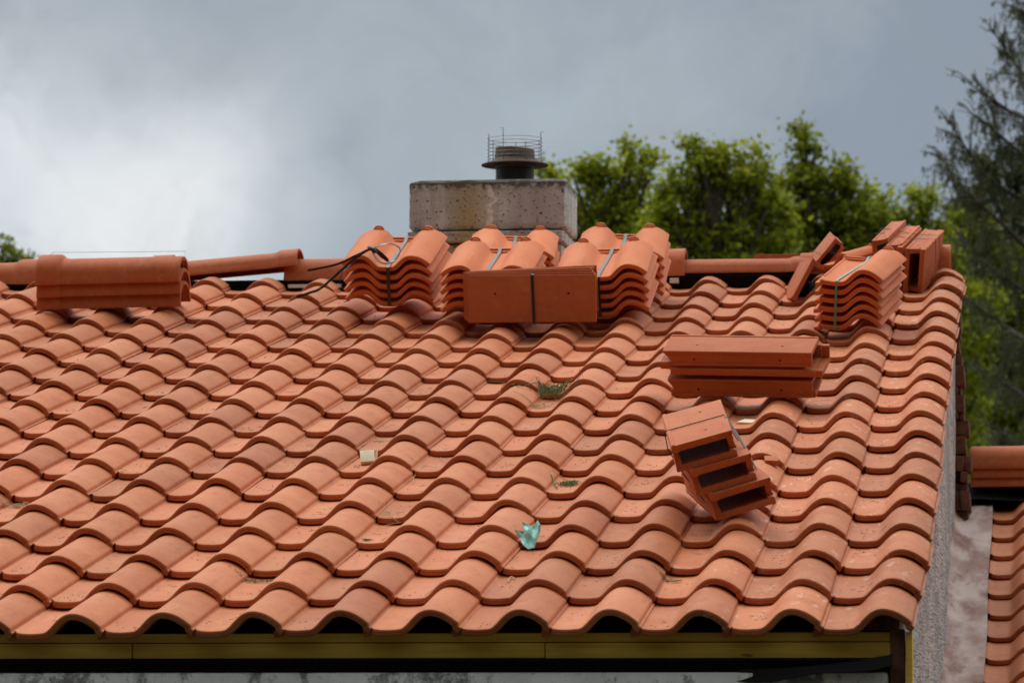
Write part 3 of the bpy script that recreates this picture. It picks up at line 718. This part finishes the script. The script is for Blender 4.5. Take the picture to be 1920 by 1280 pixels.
# upright bundle on the ridge at the right
YU = 5.95; q = P(1668, 547, YU); root = thing('verge_tile_stack', 'wired bundle of boxed verge tiles standing on the ridge end by the verge', 'roof tiles', Matrix.Translation(q) @ Rz(-8) @ Rx(15.5) @ Ry(4))
def up_l(x, y, z, flange_up=True, right=True, yaw=0., lean=0.):
    # plate vertical in yz-plane, length along y (into the picture)
    M = T_((x, y, z)) @ Rz(yaw) @ Ry(lean)
    if right: B = Ry(-90) @ T_((0, 0, 0))          # tile x -> +z, tile z -> -x
    else: B = T_((0, 0, WV)) @ Ry(90)               # tile x -> -z, tile z -> +x
    lobj(root, M @ B)
up_l(.125, 0, .0, right=False, lean=3); up_l(.125 - BH, .0, .0, right=True, lean=3)
up_l(.045, .01, .004, right=False, lean=-1); up_l(-.015, .02, .006, right=True, lean=-2)
up_l(-.058, .03, .02, right=True, lean=-7)
mb = MB()
for dz_, yy in ((.0, .20), (.002, .30)):
    mb.tube([(-.095, yy, .19), (-.06, yy, .193 + dz_), (.02, yy + .01, .178), (.10, yy, .176), (.143, yy, .178), (.150, yy - .02, .08), (.152, yy - .03, .0)], .0013, 5)
mb.build('binding_wire', 'steel_wire', root)

# leaning bundle at the ridge left of it
def place(name, label, x, y, Y, ang):
    return thing(name, label, 'roof tiles', Matrix.Translation(P(x, y, Y)) @ Ry(ang))
root = place('verge_tile_stack', 'small bundle of verge tiles tipped diagonally over the ridge beside the long loose piece', 1531, 490, 6.15, -50)
root.matrix_world = root.matrix_world @ Matrix.Diagonal((.70, .70, .70, 1))
lobj(root, Rz(-4) @ Rx(12) @ T_((-.004, 0, .0)))
lobj(root, Rz(-4) @ Rx(12) @ T_((WV * .92, .004, -BH)) @ Ry(180))
mb = MB(); mb.tube([(.05, -.004, .004), (.052, .10, .026), (.055, .2, .05), (.055, .47, .10)], .0014, 5); mb.tube([(.05, -.004, .004), (.085, -.006, -.02), (.10, -.006, -.05)], .0014, 5); mb.build('binding_wire', 'steel_wire', root)
root = place('leaning_verge_tile', 'single verge tile leaning steeply between the ridge and the teal-strapped bundle', 1484, 560, 5.75, -62)
lobj(root, T_((0, 0, 0)) @ Rx(10)); 
root['category'] = 'roof tile'
mb = MB(); w = P(1500, 481, RY + .02); c = P(1411, 489, RY + .02)
bm = bmesh.new(); bmesh.ops.create_cube(bm, size=1)
for v in bm.verts: v.co = Vector((c[0] + (v.co.x + .5) * (w[0] - c[0]) + (.014 if v.co.z > 0 and v.co.x < 0 else 0), RY + .02 + v.co.y * .06, c[2] + (v.co.z + .5) * .022))
mb.bm(bm, bev=.002); mb.box((c[0] + .004, RY - .020, c[2] + .004), (w[0], RY - .012, c[2] + .010), bev=.001); o = mb.build('loose_verge_tile', 'clay_verge'); tag(o, 'long thin tile piece lying flat on top of the ridge tile', 'roof tile')
o = bpy.data.objects.new('broken_tile', single_me); COL.link(o); o.matrix_world = Matrix.Translation(P(1540, 497, 6.05)) @ Rz(-38) @ Rx(14) @ Matrix.Diagonal((.62, .40, .8, 1))
tag(o, 'broken tile fragment lying between the tipped small bundle and the teal-strapped bundle', 'roof tile')
# dark round hose end in the gap
o = None
mb = MB(); c = P(1513, 545, 6.0); mb.tube([c + np.array([-.02, .0, 0]), c + np.array([.03, .05, -.01]), c + np.array([.12, .16, -.03])], .045, 16); o = mb.build('dark_pipe', 'black_sheet'); tag(o, 'dark pipe stub half hidden behind the leaning verge tile', 'pipe')

# --- nested ridge tile stacks
ridge_me = ridge_mesh(L=.555, r=.088, hgt=.074, collr=.017, coll=.09).mesh('ridge_tile', ['clay_ridge'])
def ridge_stack(label, M, n, pitch, wire=True, sx=1., coll_left=True, me=ridge_me):
    root = thing('ridge_tile_stack', label, 'ridge tiles', M); rr = random.Random(3)
    for i in range(n):
        o = bpy.data.objects.new('ridge_tile', me); COL.link(o); o.parent = root
        m = T_((rr.uniform(-.003, .003), rr.uniform(-.003, .003), i * pitch)) @ Ry(rr.uniform(-.3, .3))
        if coll_left: m = m @ T_((.555, 0, 0)) @ Rz(180)
        o.matrix_basis = m @ Matrix.Diagonal((sx, 1, 1, 1))
    return root
RS = ridge_stack('wire-tied stack of nested ridge tiles resting on the slope at the far left', pose(-3.470, 5.60, .072, -1.6, -1.7, -.6), 3, .0465)
mb = MB(); zt_ = 2 * .0465 - .012
mb.tube([(.045, 0, zt_ + .112), (.30, 0, zt_ + .1085), (.562, 0, zt_ + .106), (.560, -.03, zt_ + .07), (.557, -.05, .02)], .0008, 4)
mb.tube([(.045, 0, zt_ + .112), (-.006, -.02, zt_ + .07), (-.006, -.05, .02)], .0008, 4)
mb.build('binding_wire', 'steel_wire', RS)
plain_ridge = ridge_mesh(L=.555, r=.085, hgt=.085, collar=False).mesh('ridge_tile', ['clay_ridge'])
q = P(1822, 893, 7.27); ridge_stack('stack of nested ridge tiles on the lower neighbouring roof', Matrix.Translation(q + np.array([0, .10, -.028])) @ Rz(-2), 3, .037, coll_left=False, me=plain_ridge)

# ================================================================== litter
def hitroof(x, y, h=.0):
    n = np.array([0, -ST, CT]); d = pxdir(x, y); k = (h - CAM @ n) / (d @ n); p = CAM + k * d
    return p[0], p[1] * CT + p[2] * ST
def tile_top(a, b):                  # approximate height of the laid tiles at roof coordinates
    j = int(max(0, b // TC)); k = int(max(0, (-a) // TW)); du, dh = sag(k, j); s = ((a - du) + (k + 1) * TW) / TW; xs = s * TW
    pp = prof_s(); z = float(np.interp(xs, [p[0] for p in pp], [p[1] for p in pp])); y = b - j * TC
    return z + STEP * (1 - y / TC) + dh - .015
def rpt(a, b, h=None, dz=0.):
    h = tile_top(a, b) + dz if h is None else h
    return np.array(RF @ Vector((a, b, h)))
def at(x, y, dz=0.):
    h = 0.
    for _ in range(3): a, b = hitroof(x, y, h); h = tile_top(a, b) + dz
    return np.array((a, b, h))
def rl(p): return np.array(RF @ Vector(tuple(p)))
# wooden offcut
a, b, h = at(690, 872); o = MB(); o.box((-.022, -.006, 0), (.022, .012, .037), bev=.0015); o = o.build('wood_offcut', 'wood_block'); o.matrix_world = RF @ T_((a, b, h + .004)) @ Rz(6) @ Rx(-52) @ Ry(-4) @ T_((0, 0, .006)) @ Matrix.Diagonal((1, 1, 1.25, 1))
tag(o, 'small pale square wood offcut lying in a pan left of centre', 'wood offcut')
a, b, h = at(706, 860); o = MB(); o.box((-.002, -.006, 0), (.003, .012, .026), bev=.001); o = o.build('wood_sliver', 'wood_block'); o.matrix_world = RF @ T_((a, b, h + .001)) @ Rz(20) @ Rx(-25) @ Ry(8)
tag(o, 'tiny wood sliver standing just right of the square offcut', 'wood offcut')
a, b, h = at(1404, 793); o = MB(); o.box((-.028, -.03, 0), (.022, .03, .006), bev=.0015); o = o.build('wood_chip', 'wood_block'); o.matrix_world = RF @ T_((a, b, h + .002)) @ Rz(-20)
tag(o, 'pale wood chip tucked behind the tipped verge tile stack', 'wood offcut')
# teal plastic scrap: crumpled sheet draped at the end of a roll
out = [(964, 992), (975, 995), (985, 1001), (980, 988), (979, 978), (990, 983), (1001, 986), (1008, 975), (1013, 983), (1013, 996), (1006, 1012), (1002, 1026), (990, 1029), (981, 1021), (974, 1008)]
c0 = np.mean(np.array(out), 0); ctr = P(c0[0], c0[1], at(990, 1029)[1] * CT - .004)
mb = MB(); rings = [[] for _ in range(6)]
base_b = at(990, 1031)[1]
for i, (x, y) in enumerate(out):
    for q, f in enumerate((.03, .3, .5, .7, .85, 1.)):
        px_, py_ = c0[0] + (x - c0[0]) * f, c0[1] + (y - c0[1]) * f
        yy = base_b * CT - .014 + (1030 - py_) * .0008 + .005 * math.sin(px_ * .31 + py_ * .12) + .004 * math.sin(px_ * .13 - py_ * .22 + 1)
        rings[q].append(P(px_, py_, yy))
Gs = np.array(rings); mb.grid(Gs, cv=True); mb.grid(Gs + np.array([.0004, .0012, .0]), cv=True, flip=True)
ctr = Gs.mean((0, 1)); mb.V = [v - ctr for v in mb.V]; o = mb.build('plastic_scrap', 'teal_plastic', sharp=20); o.location = ctr
tag(o, 'crumpled turquoise plastic scrap caught on the tiles', 'plastic scrap')
# weeds: blades along arcs
def blades(name, label, cx, cy, n, spread, length, m='weed', r=.0009, lift=.02, cat='weeds', extra=()):
    mb = MB(); c = at(cx, cy)
    for i in range(n):
        a0 = c[0] + rng.normal(0, spread[0]); b0 = c[1] + rng.normal(0, spread[1]); an = rng.uniform(0, 2 * math.pi); L = length * rng.uniform(.4, 1.2); pts = []
        for q in range(5):
            u = q / 4; an2 = an + .9 * u * rng.uniform(-1, 1); aa = a0 + L * u * math.cos(an2); bb = b0 + L * u * math.sin(an2)
            hh = max(tile_top(aa, bb) + .002, c[2] + .002) + lift * math.sin(math.pi * u) * rng.uniform(.1, 1)
            pts.append(rl((aa, bb, hh)))
        mb.tube(pts, [r * 1.2, r, r, r * .8, r * .3], 4, cap=False)
    for (pxs, rr_) in extra:
        mb.tube(spl([rl(at(x, y, .006)) for x, y in pxs], 6), rr_, 5, cap=False)
    w0 = rl(c); mb.V = [v - w0 for v in mb.V]; o = mb.build(name, m); o.location = w0; tag(o, label, cat); return o
blades('weed_clump', 'uprooted green weed clump with long stalks on the tiles above centre', 1034, 738, 120, (.024, .045), .050, lift=.030, extra=[([(912, 714), (945, 717), (975, 716), (1010, 717), (1030, 735)], .0010), ([(936, 744), (944, 727), (965, 717)], .0010), ([(1008, 716), (1022, 727), (1045, 742), (1056, 748)], .0014)])
blades('straw_wisp', 'dry straw wisp in the pan just below the green weed clump', 1015, 764, 22, (.03, .02), .06, 'straw', .0008, .01, 'straw')
blades('weed_clump', 'dark moss and twigs in a pan left of the tipped stack', 1066, 910, 60, (.014, .014), .03, 'weed', .0010, .012, extra=[([(1033, 890), (1040, 905), (1044, 914)], .0022), ([(1036, 892), (1060, 899), (1085, 901)], .0009)])
blades('straw_wisp', 'pale straw tuft at the left picture edge', 28, 938, 30, (.012, .01), .04, 'straw', .0008, .012, 'straw')
blades('straw_wisp', 'thin dry stalks below and right of the square offcut', 742, 962, 6, (.03, .03), .06, 'straw', .0009, .01, 'straw', extra=[([(706, 990), (712, 976), (735, 968), (752, 966)], .0009), ([(715, 961), (730, 966), (748, 967)], .0009)])
blades('weed_clump', 'tiny green sprig in a pan lower left of the plastic scrap', 688, 1014, 14, (.003, .003), .014, 'weed', .0010, .006)
blades('weed_clump', 'low green weed scraps in a pan near the eave left of centre', 478, 1091, 40, (.03, .008), .022, 'weed', .0008, .006)
blades('weed_clump', 'flat dark green weed scrap on the fourth roll from the right verge', 1258, 1090, 24, (.014, .004), .02, 'weed', .0009, .004)
blades('straw_wisp', 'single bent stalk arcing across the pan right of the offcut', 780, 885, 3, (.01, .01), .03, 'straw', .0007, .004, 'straw', extra=[([(775, 905), (776, 894), (795, 884), (820, 877)], .0010), ([(826, 857), (832, 862), (838, 866)], .0010)])
blades('straw_wisp', 'fine straw and stalk above the square offcut', 715, 828, 8, (.02, .02), .03, 'straw', .0007, .004, 'straw', extra=[([(680, 845), (686, 830), (705, 826), (728, 826)], .0008)])
blades('straw_wisp', 'short green stalk stuck upright near the eave centre', 960, 1080, 3, (.003, .003), .01, 'straw', .0008, .004, 'straw', extra=[([(952, 1090), (958, 1080), (965, 1073)], .0014)])
blades('straw_wisp', 'pale splinter and straw in a pan at the left', 245, 886, 5, (.02, .01), .02, 'straw', .0007, .002, 'straw', extra=[([(228, 886), (268, 884)], .0022)])
# needle litter: uncountable bits in the pans
mb = MB()
for i in range(2100):
    k = rng.integers(0, 16); j = rng.integers(0, 17)
    if rng.random() < .35 and j > 9: continue
    if (k * 7 + j * 13) % 5 == 0 and rng.random() < .7: continue
    s = min(max(rng.normal(.22, .10), .03), .42); j0 = j * 37 + k * 11; a = -(k + 1) * TW + s * TW; b = (j + min(.95, max(.06, (j0 * .137) % .6 + .2 + rng.normal(0, .16)))) * TC; an = rng.normal(0, .5); L = rng.choice([.0018, .003, .010, .018], p=[.35, .25, .25, .15]) * rng.uniform(.6, 1.2); r = .0010 if L < .005 else .00045
    p0 = rl((a, b, tile_top(a, b) + r)); a1, b1 = a + L * math.cos(an), b + L * math.sin(an); p1 = rl((a1, b1, tile_top(a1, b1) + r + rng.uniform(0, .001)))
    mb.tube([p0, (p0 + p1) / 2 + np.array([0, 0, .0006]), p1], [r, r, r * .7], 4, mi=0 if rng.random() < .8 else 1, cap=True)
tag(mb.build('needle_litter', ['brown_bits', 'straw']), kind='stuff')

# ================================================================== trees
def quads(C, Nn, T, w, l, tone):
    """leaf quads, folded along the midrib, from centre, normal, axis"""
    B = np.cross(Nn, T); n = len(C); w = w[:, None]; l = l[:, None]
    V = np.stack([C - T * l * .5, C + B * w * .5 + Nn * w * .12, C + T * l * .5, C - B * w * .5 + Nn * w * .12], 1).reshape(-1, 3)
    return V, np.repeat(tone, 4)
def unit(v): return v / (np.linalg.norm(v, axis=-1, keepdims=True) + 1e-9)
def leaf_object(name, m, V, tone, parent, off):
    n = len(V) // 4; me = bpy.data.meshes.new(name); me.vertices.add(len(V)); me.vertices.foreach_set('co', (V - off).astype(np.float32).ravel())
    me.loops.add(n * 4); me.loops.foreach_set('vertex_index', np.arange(n * 4, dtype=np.int32)); me.polygons.add(n)
    me.polygons.foreach_set('loop_start', np.arange(0, n * 4, 4, dtype=np.int32)); me.update(calc_edges=True)
    a = me.attributes.new('tone', 'FLOAT', 'POINT'); a.data.foreach_set('value', tone.astype(np.float32)); me.materials.append(MATS[m]); me.shade_smooth()
    o = bpy.data.objects.new(name, me); COL.link(o); o.parent = parent; return o
def tree(name, label, Y, trunk_px, lobes, m, leaf=.100, dens=.66, group='trees beyond the roof'):
    """lobes: (px x, px y, px radius, dY, weight)"""
    bx = P(trunk_px, 900, Y)[0]; base = np.array([bx, Y, GROUND]); root = thing(name, label, 'tree', Matrix.Translation(base), group)
    s = (Y - CAM[1]) / FPX; Vs = []; Ts = []; tw = MB(); top = max(P(l[0], l[1], Y)[2] for l in lobes)
    tw_c = []
    tp = [base * 0 + np.array([.04 * math.sin(q * 1.3), .04 * math.cos(q * 1.7), (top - GROUND) * q / 8]) for q in range(8)]
    tw.tube([p for p in tp], [max(.02, .16 * (1 - q / 8.2)) for q in range(8)], 8)
    ext = []
    for (x, y, r, dy, wt) in lobes:
        if r > 28:
            ext.append((x, y, r * .78, dy, wt))
            for _ in range(4):
                an = rng.uniform(0, 6.28); ext.append((x + r * .85 * math.cos(an), y + r * .85 * math.sin(an) - 4, r * rng.uniform(.18, .42), dy + rng.uniform(-.2, .2), wt))
        else: ext.append((x, y, r, dy, wt))
    for (x, y, r, dy, wt) in ext:
        c = P(x, y, Y + dy); rr = r * s; nt = int(95 * wt * dens * (.42 if y < 400 and Y < 55 else .95) * (rr / .6) ** 2 * 1.15) + 6
        d = unit(rng.normal(size=(nt, 3))); rad = rng.uniform(.25, 1.08, nt) ** .55; tc_ = c + d * rad[:, None] * rr * np.array([1, 1.05, .95])
        # limb from trunk to the lobe centre
        z0 = min(max(.35 * (top - GROUND), (c[2] - GROUND) - abs(c[0] - bx) * 1.1 - .8), top - GROUND - .5); a = np.array([0, 0, z0]); b = c - base
        mid = (a + b) / 2 + np.array([0, 0, -.12]); tw.tube([a, mid, b], [.055, .035, .014], 6, cap=False)
        for q in tc_[::3]: tw.tube([b, (b + q - base) / 2 + rng.normal(0, .04, 3), q - base], [.010, .006, .003], 4, cap=False)
        nl = 15; C = np.repeat(tc_, nl, 0) + rng.normal(size=(nt * nl, 3)) * .078 * np.array([1.1, 1.1, .85]); n = len(C)
        Nn = unit(rng.normal(size=(n, 3)) + np.array([0, -.3, .9])); T = unit(np.cross(Nn, rng.normal(size=(n, 3))))
        tone = np.clip(np.repeat(rng.beta(2, 2.2, nt), nl) * .75 + rng.normal(.12, .16, n), 0, 1); sz = leaf * rng.uniform(.6, 1.25, n)
        V, tt = quads(C, Nn, T, sz * .62, sz, tone); Vs.append(V); Ts.append(tt)
    leaf_object('crown', m, np.concatenate(Vs), np.concatenate(Ts), root, base); tw.build('trunk', 'bark', root); return root
def body(x0, x1, y0, y1, r, n, seed, dy=.8, wt=.9):
    q = random.Random(seed); return [(q.uniform(x0, x1), q.uniform(y0, y1), r * q.uniform(.75, 1.25), q.uniform(-dy, dy), wt) for _ in range(n)]
tree('broadleaf_tree', 'loose young tree with airy crown just right of the chimney', 46, 1150,
     [(1075, 330, 26, 0, .8), (1100, 372, 40, .2, .8), (1125, 318, 30, 0, .7), (1118, 305, 16, 0, .7), (1190, 285, 20, 0, .8), (1208, 310, 26, 0, .9), (1232, 292, 14, 0, .7), (1185, 345, 34, .3, .8), (1160, 370, 34, 0, .8), (1095, 420, 44, .5, .9), (1145, 425, 46, 0, .9), (1195, 400, 40, .4, .8), (1215, 455, 50, 0, 1.), (1120, 480, 60, .3, 1.), (1180, 500, 60, 0, 1.), (1030, 323, 18, 0, .7), (1015, 330, 16, 0, .7), (1040, 350, 18, .2, .5), (1180, 272, 8, 0, .9)]
     + body(1040, 1240, 560, 1100, 110, 14, 1), 'leaf_bright')
tree('broadleaf_tree', 'dense green tree with two rounded tips behind the ridge centre', 44, 1345,
     [(1298, 265, 15, 0, .9), (1305, 288, 24, 0, .9), (1300, 325, 36, 0, 1.), (1265, 330, 20, 0, .7), (1345, 300, 26, 0, .9), (1362, 290, 16, 0, .9), (1400, 288, 24, 0, 1.), (1425, 310, 26, 0, 1.), (1385, 330, 44, .2, 1.1), (1335, 350, 50, .2, 1.1), (1285, 380, 48, .2, 1.), (1255, 425, 40, 0, .8), (1420, 360, 34, 0, 1.), (1400, 400, 50, .2, 1.1), (1340, 425, 60, .1, 1.2), (1280, 470, 60, .2, 1.2), (1370, 485, 60, 0, 1.2), (1440, 470, 45, .2, 1.), (1225, 420, 34, .3, .8), (1232, 480, 40, .3, .9), (1450, 410, 36, .4, .9), (1455, 375, 20, .3, .7)]
     + body(1240, 1450, 560, 1100, 110, 14, 2), 'leaf_bright')
tree('broadleaf_tree', 'tree with a thin leafy spire rising highest behind the ridge', 48, 1520,
     [(1497, 243, 12, 0, 1.), (1510, 262, 16, 0, 1.), (1500, 280, 12, 0, .9), (1528, 275, 10, 0, .8), (1500, 320, 20, 0, 1.), (1470, 345, 18, 0, .8), (1500, 350, 34, 0, 1.), (1540, 340, 30, 0, .9), (1580, 310, 18, 0, .9), (1590, 335, 22, 0, 1.), (1560, 370, 44, .2, 1.1), (1490, 400, 50, .1, 1.1), (1540, 430, 60, .2, 1.2), (1600, 400, 40, 0, 1.), (1470, 450, 50, .2, 1.1), (1600, 470, 60, .1, 1.2), (1615, 360, 24, .1, .9), (1640, 430, 40, .2, 1.), (1440, 440, 36, .2, .9), (1520, 330, 20, .1, .8)]
     + body(1440, 1640, 540, 1100, 110, 14, 3), 'leaf_deep')
tree('broadleaf_tree', 'low green tree between the spired tree and the conifer', 52, 1670,
     [(1625, 370, 22, 0, .9), (1655, 375, 26, 0, .9), (1640, 410, 40, 0, 1.), (1680, 400, 20, 0, .8), (1675, 450, 50, .2, 1.1), (1725, 380, 24, 0, .9), (1715, 360, 14, 0, .8), (1748, 362, 20, 0, .9), (1730, 420, 34, 0, .9), (1630, 470, 50, .2, 1.1), (1700, 500, 60, .3, 1.2), (1760, 480, 46, 0, .9), (1775, 560, 70, .2, 1.)]
     + body(1620, 1800, 560, 1100, 110, 14, 4), 'leaf_bright')
tree('broadleaf_tree', 'shaded tree filling the gap behind the right verge', 56, 1880,
     [(1820, 430, 40, 0, .6), (1790, 470, 34, 0, .7), (1880, 480, 40, 0, .6), (1830, 540, 60, 0, .8), (1900, 560, 60, .2, .8), (1850, 620, 70, 0, .9), (1920, 660, 80, .2, .9), (1830, 700, 60, .1, .9), (1880, 760, 80, 0, 1.), (1960, 500, 60, 0, .7), (1990, 760, 90, 0, .9), (1840, 830, 80, 0, 1.), (1930, 850, 80, 0, 1.)]
     + body(1800, 2060, 900, 1150, 120, 10, 5), 'leaf_deep', dens=.9)
tree('broadleaf_tree', 'small treetop showing above the ridge at the left picture edge', 50, -40,
     [(10, 460, 7, 0, .9), (15, 478, 8, 0, .9), (22, 492, 11, 0, .9), (47, 490, 8, 0, .9), (36, 508, 13, 0, 1.), (2, 496, 13, 0, .9), (-45, 480, 34, 0, .8), (-10, 545, 40, 0, 1.), (-90, 520, 60, 0, 1.), (30, 560, 40, 0, 1.)]
     + body(-160, 40, 600, 1100, 100, 10, 6), 'leaf_deep')

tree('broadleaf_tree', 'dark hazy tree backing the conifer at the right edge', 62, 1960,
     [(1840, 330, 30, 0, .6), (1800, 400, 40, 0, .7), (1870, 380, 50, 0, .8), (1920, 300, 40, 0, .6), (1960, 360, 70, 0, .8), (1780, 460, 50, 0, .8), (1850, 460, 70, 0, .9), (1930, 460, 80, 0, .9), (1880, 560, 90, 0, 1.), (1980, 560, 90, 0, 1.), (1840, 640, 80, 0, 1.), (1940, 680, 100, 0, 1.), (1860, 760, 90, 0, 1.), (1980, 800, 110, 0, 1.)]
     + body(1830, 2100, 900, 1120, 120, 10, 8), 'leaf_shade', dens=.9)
# conifer: swept limbs with bare reddish tips and drooping needle sprays
YT = 38.; CSH = 8; s = (YT - CAM[1]) / FPX; bx = P(2075, 900, YT)[0]; base = np.array([bx, YT, GROUND]); root = thing('conifer', 'tall thin conifer with drooping dark sprays at the right picture edge', 'tree', Matrix.Translation(base), 'trees beyond the roof')
tk = MB(); hh = P(2075, -420, YT)[2] - GROUND
tk.tube([(0, 0, hh * q / 9) for q in range(10)], [max(.02, .20 * (1 - q / 9.3)) for q in range(10)], 10)
limbs = []
px_limbs = [[(2075, 240), (1975, 120), (1925, 45), (1903, 8)], [(2075, 330), (1960, 190), (1895, 120), (1855, 58)], [(2075, 400), (1960, 260), (1880, 205), (1815, 160)],
            [(2075, 470), (1950, 330), (1880, 265), (1820, 215), (1777, 228)][:4] , [(2075, 560), (1940, 400), (1860, 345), (1805, 280), (1773, 230)], [(2075, 640), (1930, 480), (1850, 400), (1790, 345), (1756, 292)],
            [(2075, 700), (1930, 560), (1850, 500), (1790, 440)], [(2075, 800), (1940, 660), (1860, 600), (1800, 560)], [(2075, 900), (1950, 770), (1880, 720), (1830, 690)], [(2075, 1000), (1960, 860), (1900, 830), (1850, 800)],
            [(2075, 150), (1990, 30), (1950, -60)], [(2075, 50), (2000, -60), (1960, -140)]]
Vs = []; Ts = []; brn = MB()
for li, L_ in enumerate(px_limbs):
    dep = rng.uniform(-.5, .5, len(L_)); dep[0] = 0
    pts = spl([P(x + CSH, y, YT + dep[i]) - base for i, (x, y) in enumerate(L_)], 7); limbs.append(pts)
    brn.tube(pts, list(np.linspace(.035, .006, len(pts))), 6, cap=False)
for k in range(20):                     # limbs on the sides away from the photograph
    an = rng.uniform(-1.2, 2.2); z0 = rng.uniform(.3, .93) * hh; L = 2.2 * (1.05 - z0 / hh) + .5
    pts = spl([np.array([0, 0, z0]), np.array([math.cos(an) * L * .5, math.sin(an) * L * .5, z0 + .1]), np.array([math.cos(an) * L, math.sin(an) * L, z0 + .7])], 7); limbs.append(pts); brn.tube(pts, list(np.linspace(.03, .006, len(pts))), 6, cap=False)
for li, pts in enumerate(limbs):
    n = len(pts)
    for i in range(2, n):
        u = i / (n - 1)
        for q in range(2):
            o0 = np.array(pts[i]) + rng.normal(0, .02, 3); side = rng.uniform(-1, 1)
            # secondary twig, curving up near the tip of the limb, hanging further in
            ln = rng.uniform(.25, .62) * (1.05 - .45 * u); upw = .9 * u - .35 + rng.uniform(-.25, .25)
            dirv = unit(np.array([-.55 + rng.uniform(-.7, .7), side * .8, upw])); e = o0 + dirv * ln; md = (o0 + e) / 2 + np.array([0, 0, -.04 + .08 * u])
            brn.tube([o0, md, e], [.009, .006, .003], 4, cap=False)
            for w in range(7):
                f = (w + rng.random()) / 7; p = o0 * (1 - f) + e * f if f < .5 else md * (2 - 2 * f) + e * (2 * f - 1)
                if rng.random() < (.9 if u > .85 else .26): continue
                hl = rng.uniform(.06, .36) * (1.15 - .6 * u); e2 = p + np.array([rng.normal(0, .05), rng.normal(0, .05), -hl * (1 if u < .85 else .3)])
                brn.tube([p, e2], [.003, .0015], 3, cap=False)
                m_ = 20; f2 = rng.random(m_)[:, None]; C = p * (1 - f2) + e2 * f2 + rng.normal(0, .010, (m_, 3)); T = unit(rng.normal(size=(m_, 3)) * .7 + (e2 - p) / (hl + .01) * .8); Nn = unit(np.cross(T, rng.normal(size=(m_, 3))))
                V, tt = quads(C, Nn, T, rng.uniform(.006, .012, m_), rng.uniform(.04, .075, m_), np.clip(rng.normal(.45, .25, m_), 0, 1)); Vs.append(V); Ts.append(tt)
leaf_object('crown', 'needle', np.concatenate(Vs) + base, np.concatenate(Ts), root, base)
tk.build('trunk', 'bark', root); brn.build('branches', 'bark', root)
